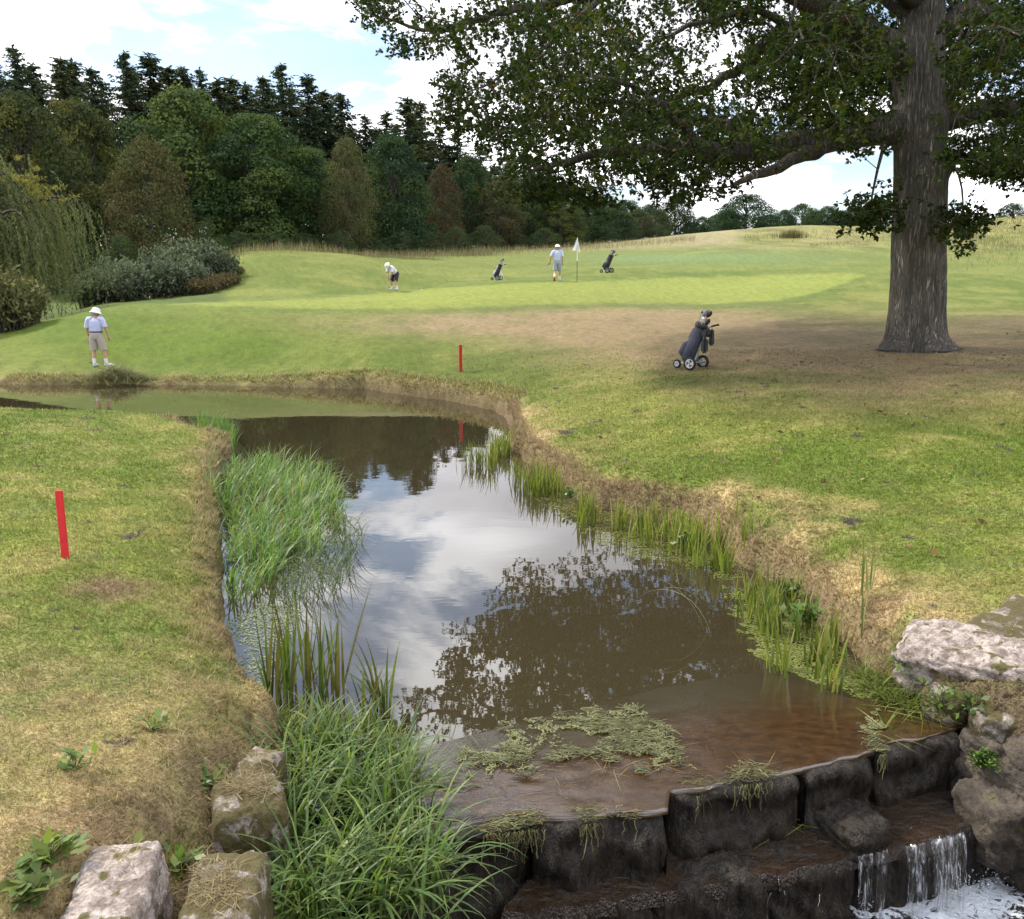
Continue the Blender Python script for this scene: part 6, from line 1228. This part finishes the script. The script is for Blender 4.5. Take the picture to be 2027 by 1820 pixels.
def rim_mesh(R0, mat, spokes=3):
    g = Geo(); tube(g, np.array([(0, -.03, 0), (0, .03, 0)]), np.array([.03, .03]), 10)
    for s in range(spokes):
        a = 2 * math.pi * s / spokes + math.pi / 2
        for da in (-.22, .22): tube(g, np.array([(.02 * math.cos(a), -.02, .02 * math.sin(a)), (R0 * math.cos(a + da), -.026, R0 * math.sin(a + da))]), np.array([.016, .02]), 6)
    an = np.linspace(0, 2 * np.pi, 25); tube(g, np.stack([R0 * np.cos(an), np.full(25, -.02), R0 * np.sin(an)], 1), np.full(25, .016), 6); return g.mesh('rim', mat, True)
def trolley(P, rz, label, bag, panel, frame, rim, scale=1.0, extra=True, seed=1, legs=False):
    r = np.random.default_rng(seed); o = tag(empty('golf_trolley', P, rz), label, 'golf trolley', 'golf trolleys with bags'); o.scale = (scale,) * 3
    b0, b1 = A3(-.22, 0, .20), A3(.09, 0, .95); ax = unit(b1 - b0); sdv = A3(0, 1, 0); nv = np.cross(sdv, ax)      # nv points forward and up
    if nv[0] > 0: nv = -nv
    def loft(rings, k=20):
        g = Geo(); an = np.linspace(0, 2 * np.pi, k, endpoint=False); n = len(rings); v = []
        for c, ra, rb in rings: v.append(c + ra * np.cos(an)[:, None] * sdv + rb * np.sin(an)[:, None] * nv)
        v = np.concatenate(v); i = np.arange(n * k).reshape(n, k); j = np.roll(i, -1, 1); g.add(v, np.stack([i[:-1], j[:-1], j[1:], i[1:]], -1).reshape(-1, 4))
        for e, idx in ((0, i[0]), (1, i[-1])):
            cc = v[idx].mean(0); w_ = np.vstack([cc, v[idx]]); g.add(w_, np.array([[0, 1 + q, 1 + (q + 1) % k, 0] for q in range(k)])[:, :4]) if False else g.add(w_, np.array([[0, 1 + q, 1 + (q + 1) % k, 1 + (q + 2) % k] for q in range(0, k, 2)]))
        return g
    Lb = np.linalg.norm(b1 - b0); at = lambda u: b0 + ax * Lb * u
    B = link('bag', loft([(at(0), .13, .12), (at(.03), .16, .145), (at(.3), .165, .15), (at(.7), .15, .135), (at(.95), .13, .12), (at(1.0), .135, .125)]).mesh('bag', bag, True), o)
    link('pocket', loft([(at(.04) + nv * .12, .10, .06), (at(.10) + nv * .15, .13, .10), (at(.38) + nv * .14, .13, .09), (at(.50) + nv * .09, .08, .04)]).mesh('pocket', panel, True), B)
    link('pocket', loft([(at(.52) + nv * .09, .07, .04), (at(.56) + nv * .10, .10, .06), (at(.84) + nv * .09, .10, .055), (at(.9) + nv * .07, .07, .03)]).mesh('pocket', panel, True), B)
    for s in (-1, 1): link('pocket', loft([(at(.1) + sdv * s * .10, .05, .07), (at(.15) + sdv * s * .12, .065, .10), (at(.6) + sdv * s * .115, .06, .09), (at(.68) + sdv * s * .10, .03, .05)]).mesh('pocket', bag, True), B)
    link('base_cup', loft([(at(-.05), .10, .09), (at(.0), .14, .13), (at(.06), .145, .135), (at(.07), .12, .12)]).mesh('base_cup', M_BLACK, True), B)
    g = Geo(); tube(g, spline(np.array([at(.25) + sdv * .14 + nv * .05, at(.45) + sdv * .22 + nv * .12, at(.75) + sdv * .16 + nv * .06]), 10), np.full(10, .016), 5); link('strap', g.mesh('strap', M_BLACK, True), B)
    link('collar', loft([(at(.93), .138, .128), (at(.95), .15, .14), (at(1.03), .15, .14), (at(1.04), .13, .12)]).mesh('collar', M_BLACK, True), B)
    # clubs
    for q in range(11):
        a = r.uniform(0, 6.28); rr = .09 * math.sqrt(r.random()); c0 = at(.95) + sdv * rr * math.cos(a) + nv * rr * math.sin(a); ln = r.uniform(.13, .34); c1 = c0 + ax * ln + r.normal(size=3) * .02
        cl_ = Geo(); tube(cl_, np.array([c0, c1]), np.array([.006, .006]), 5); C_ = link('club', cl_.mesh('club', M_STEEL, True), o)
        if q < 4:
            hg = Geo(); an = np.linspace(0, 1, 6); tube(hg, c1[None] + (ax * 1.0)[None] * (an * .13 - .05)[:, None] + (A3(.05, 0, .0))[None] * an[:, None], np.array([.018, .036, .045, .046, .038, .012]), 10); link('head_cover', hg.mesh('head_cover', (M_GREYC, M_BLACK, M_GREYC, M_BAGBLK)[q], True), C_)
        elif q < 6 and extra: hg = Geo(); tube(hg, np.array([c1 - ax * .05, c1 + ax * .10]), np.array([.014, .012]), 8); link('grip', hg.mesh('grip', M_ORANGE, True), C_)
        else: hb = link('club_head', box_mesh('club_head', .07, .025, .045, M_STEEL, .006), C_, c1); hb.rotation_euler = (r.uniform(-.6, .6), r.uniform(-.6, .6), r.uniform(0, 3))
    # frame, handle
    g = Geo()
    for pts, rd in (([at(-.04) - nv * .13, at(.5) - nv * .15, at(.98) - nv * .16, at(1.08) - nv * .22], .016), ([A3(-.02, 0, .16), at(.45) - nv * .16], .016), ([A3(0, -.27, .145), A3(0, .27, .145)], .018), ([A3(-.02, 0, .16), A3(-.44, 0, .10)], .015), ([A3(.0, -.1, .15), at(.3) - nv * .15], .011), ([A3(.0, .1, .15), at(.3) - nv * .15], .011)): tube(g, spline(np.array(pts), 10) if len(pts) > 2 else np.array(pts), np.full(10 if len(pts) > 2 else 2, rd), 8)
    link('frame', g.mesh('frame', frame, True), o)
    g = Geo(); h0 = at(1.08) - nv * .22; tube(g, spline(np.array([h0, h0 + A3(.06, 0, .02), h0 + A3(.16, 0, .045)]), 8), np.full(8, .02), 8); tube(g, np.array([h0 + A3(.12, -.10, .03), h0 + A3(.12, .10, .03)]), np.full(2, .016), 8); link('handle', g.mesh('handle', M_BLACK, True), o)
    m = box_mesh('battery_box', .16, .30, .10, M_BLACK, .015); link('battery_box', m, o, (-.10, 0, .13))
    if extra:
        link('towel', box_mesh('towel', .09, .17, .36, M_BLACK, .03, 0, .7), o, (.30, .07, .52)); link('cooler_pouch', box_mesh('cooler_pouch', .13, .17, .34, M_BAGBLK, .04, 0, .85), o, (.20, -.05, .36)); link('accessory_bag', box_mesh('accessory_bag', .22, .26, .18, M_BAGBLK, .05, 0, .9), o, (.20, 0, .70))
    for s in (-1, 1):
        wv = empty('wheel', (0, 0, 0)); wv.parent = o; wv.location = (0, s * .30, .145); wv.rotation_euler = (0, .5 * s, 0 if s < 0 else math.pi); link('tyre', ring_mesh('tyre', .118, .028, M_TYRE, sq=1.6), wv); link('rim', rim_mesh(.092, rim), wv)
    wv = empty('front_wheel', (0, 0, 0)); wv.parent = o; wv.location = (-.46, 0, .095); link('tyre', ring_mesh('tyre', .07, .026, M_TYRE, 20, sq=1.4), wv); link('rim', rim_mesh(.05, rim), wv)
    if legs:
        for s in (-1, 1): g = Geo(); tube(g, np.array([at(.62) - nv * .13 + sdv * s * .06, A3(.26, s * .16, .02)]), np.array([.012, .012]), 6); link('stand_leg', g.mesh('stand_leg', M_WHITE, True), o)
    return o
def tz(x, y, a, b): p = ground_at(x, y, a, b); return (p[0], p[1], p[2] - .006)
trolley(tz(1378, 731, 16, 26), R(-38), 'electric golf trolley with slate blue bag on the worn turf below the green', M_BAGBLUE, M_BAGBLUE, M_GREYF, M_RIM, 1.02, True, 3)
trolley(tz(988, 555, 44, 62), R(-20), 'small golf trolley with pale blue and black bag behind the green, nearer the bent golfer', M_BAGBLK, M_BAGLIGHT, M_RIM, M_DKRIM, .92, False, 4, True)
trolley(tz(1206, 540.5, 44, 62), R(-28), 'golf trolley with black bag standing on the slope right of the flag', M_BAGBLK, M_BAGBLK, M_GREYF, M_DKRIM, 1.02, False, 5)
# fallen oak leaves on the lawn
def leaves_fallen():
    r = np.random.default_rng(33); g = Geo(); q = in_region(r, [(1200,760),(2027,720),(2027,1080),(1500,1080),(1150,900)], 420, .7); n = len(q); z = height(q[:, 0], q[:, 1]) + .035
    ln = r.uniform(.05, .11, n); cards(g, np.column_stack([q, z]), unit(r.normal(size=(n, 3)) * [1, 1, .2]), unit(r.normal(size=(n, 3)) * .3 + [0, 0, 1]), ln, ln * .6, palcol(r, n, [(.16, .09, .04), (.25, .16, .07), (.10, .06, .03), (.32, .26, .14)]), .55); return tag(link('fallen_leaves', g.mesh('fallen_leaves', M_TURF)), 'dead oak leaves scattered over the right lawn', kind='stuff')
leaves_fallen()
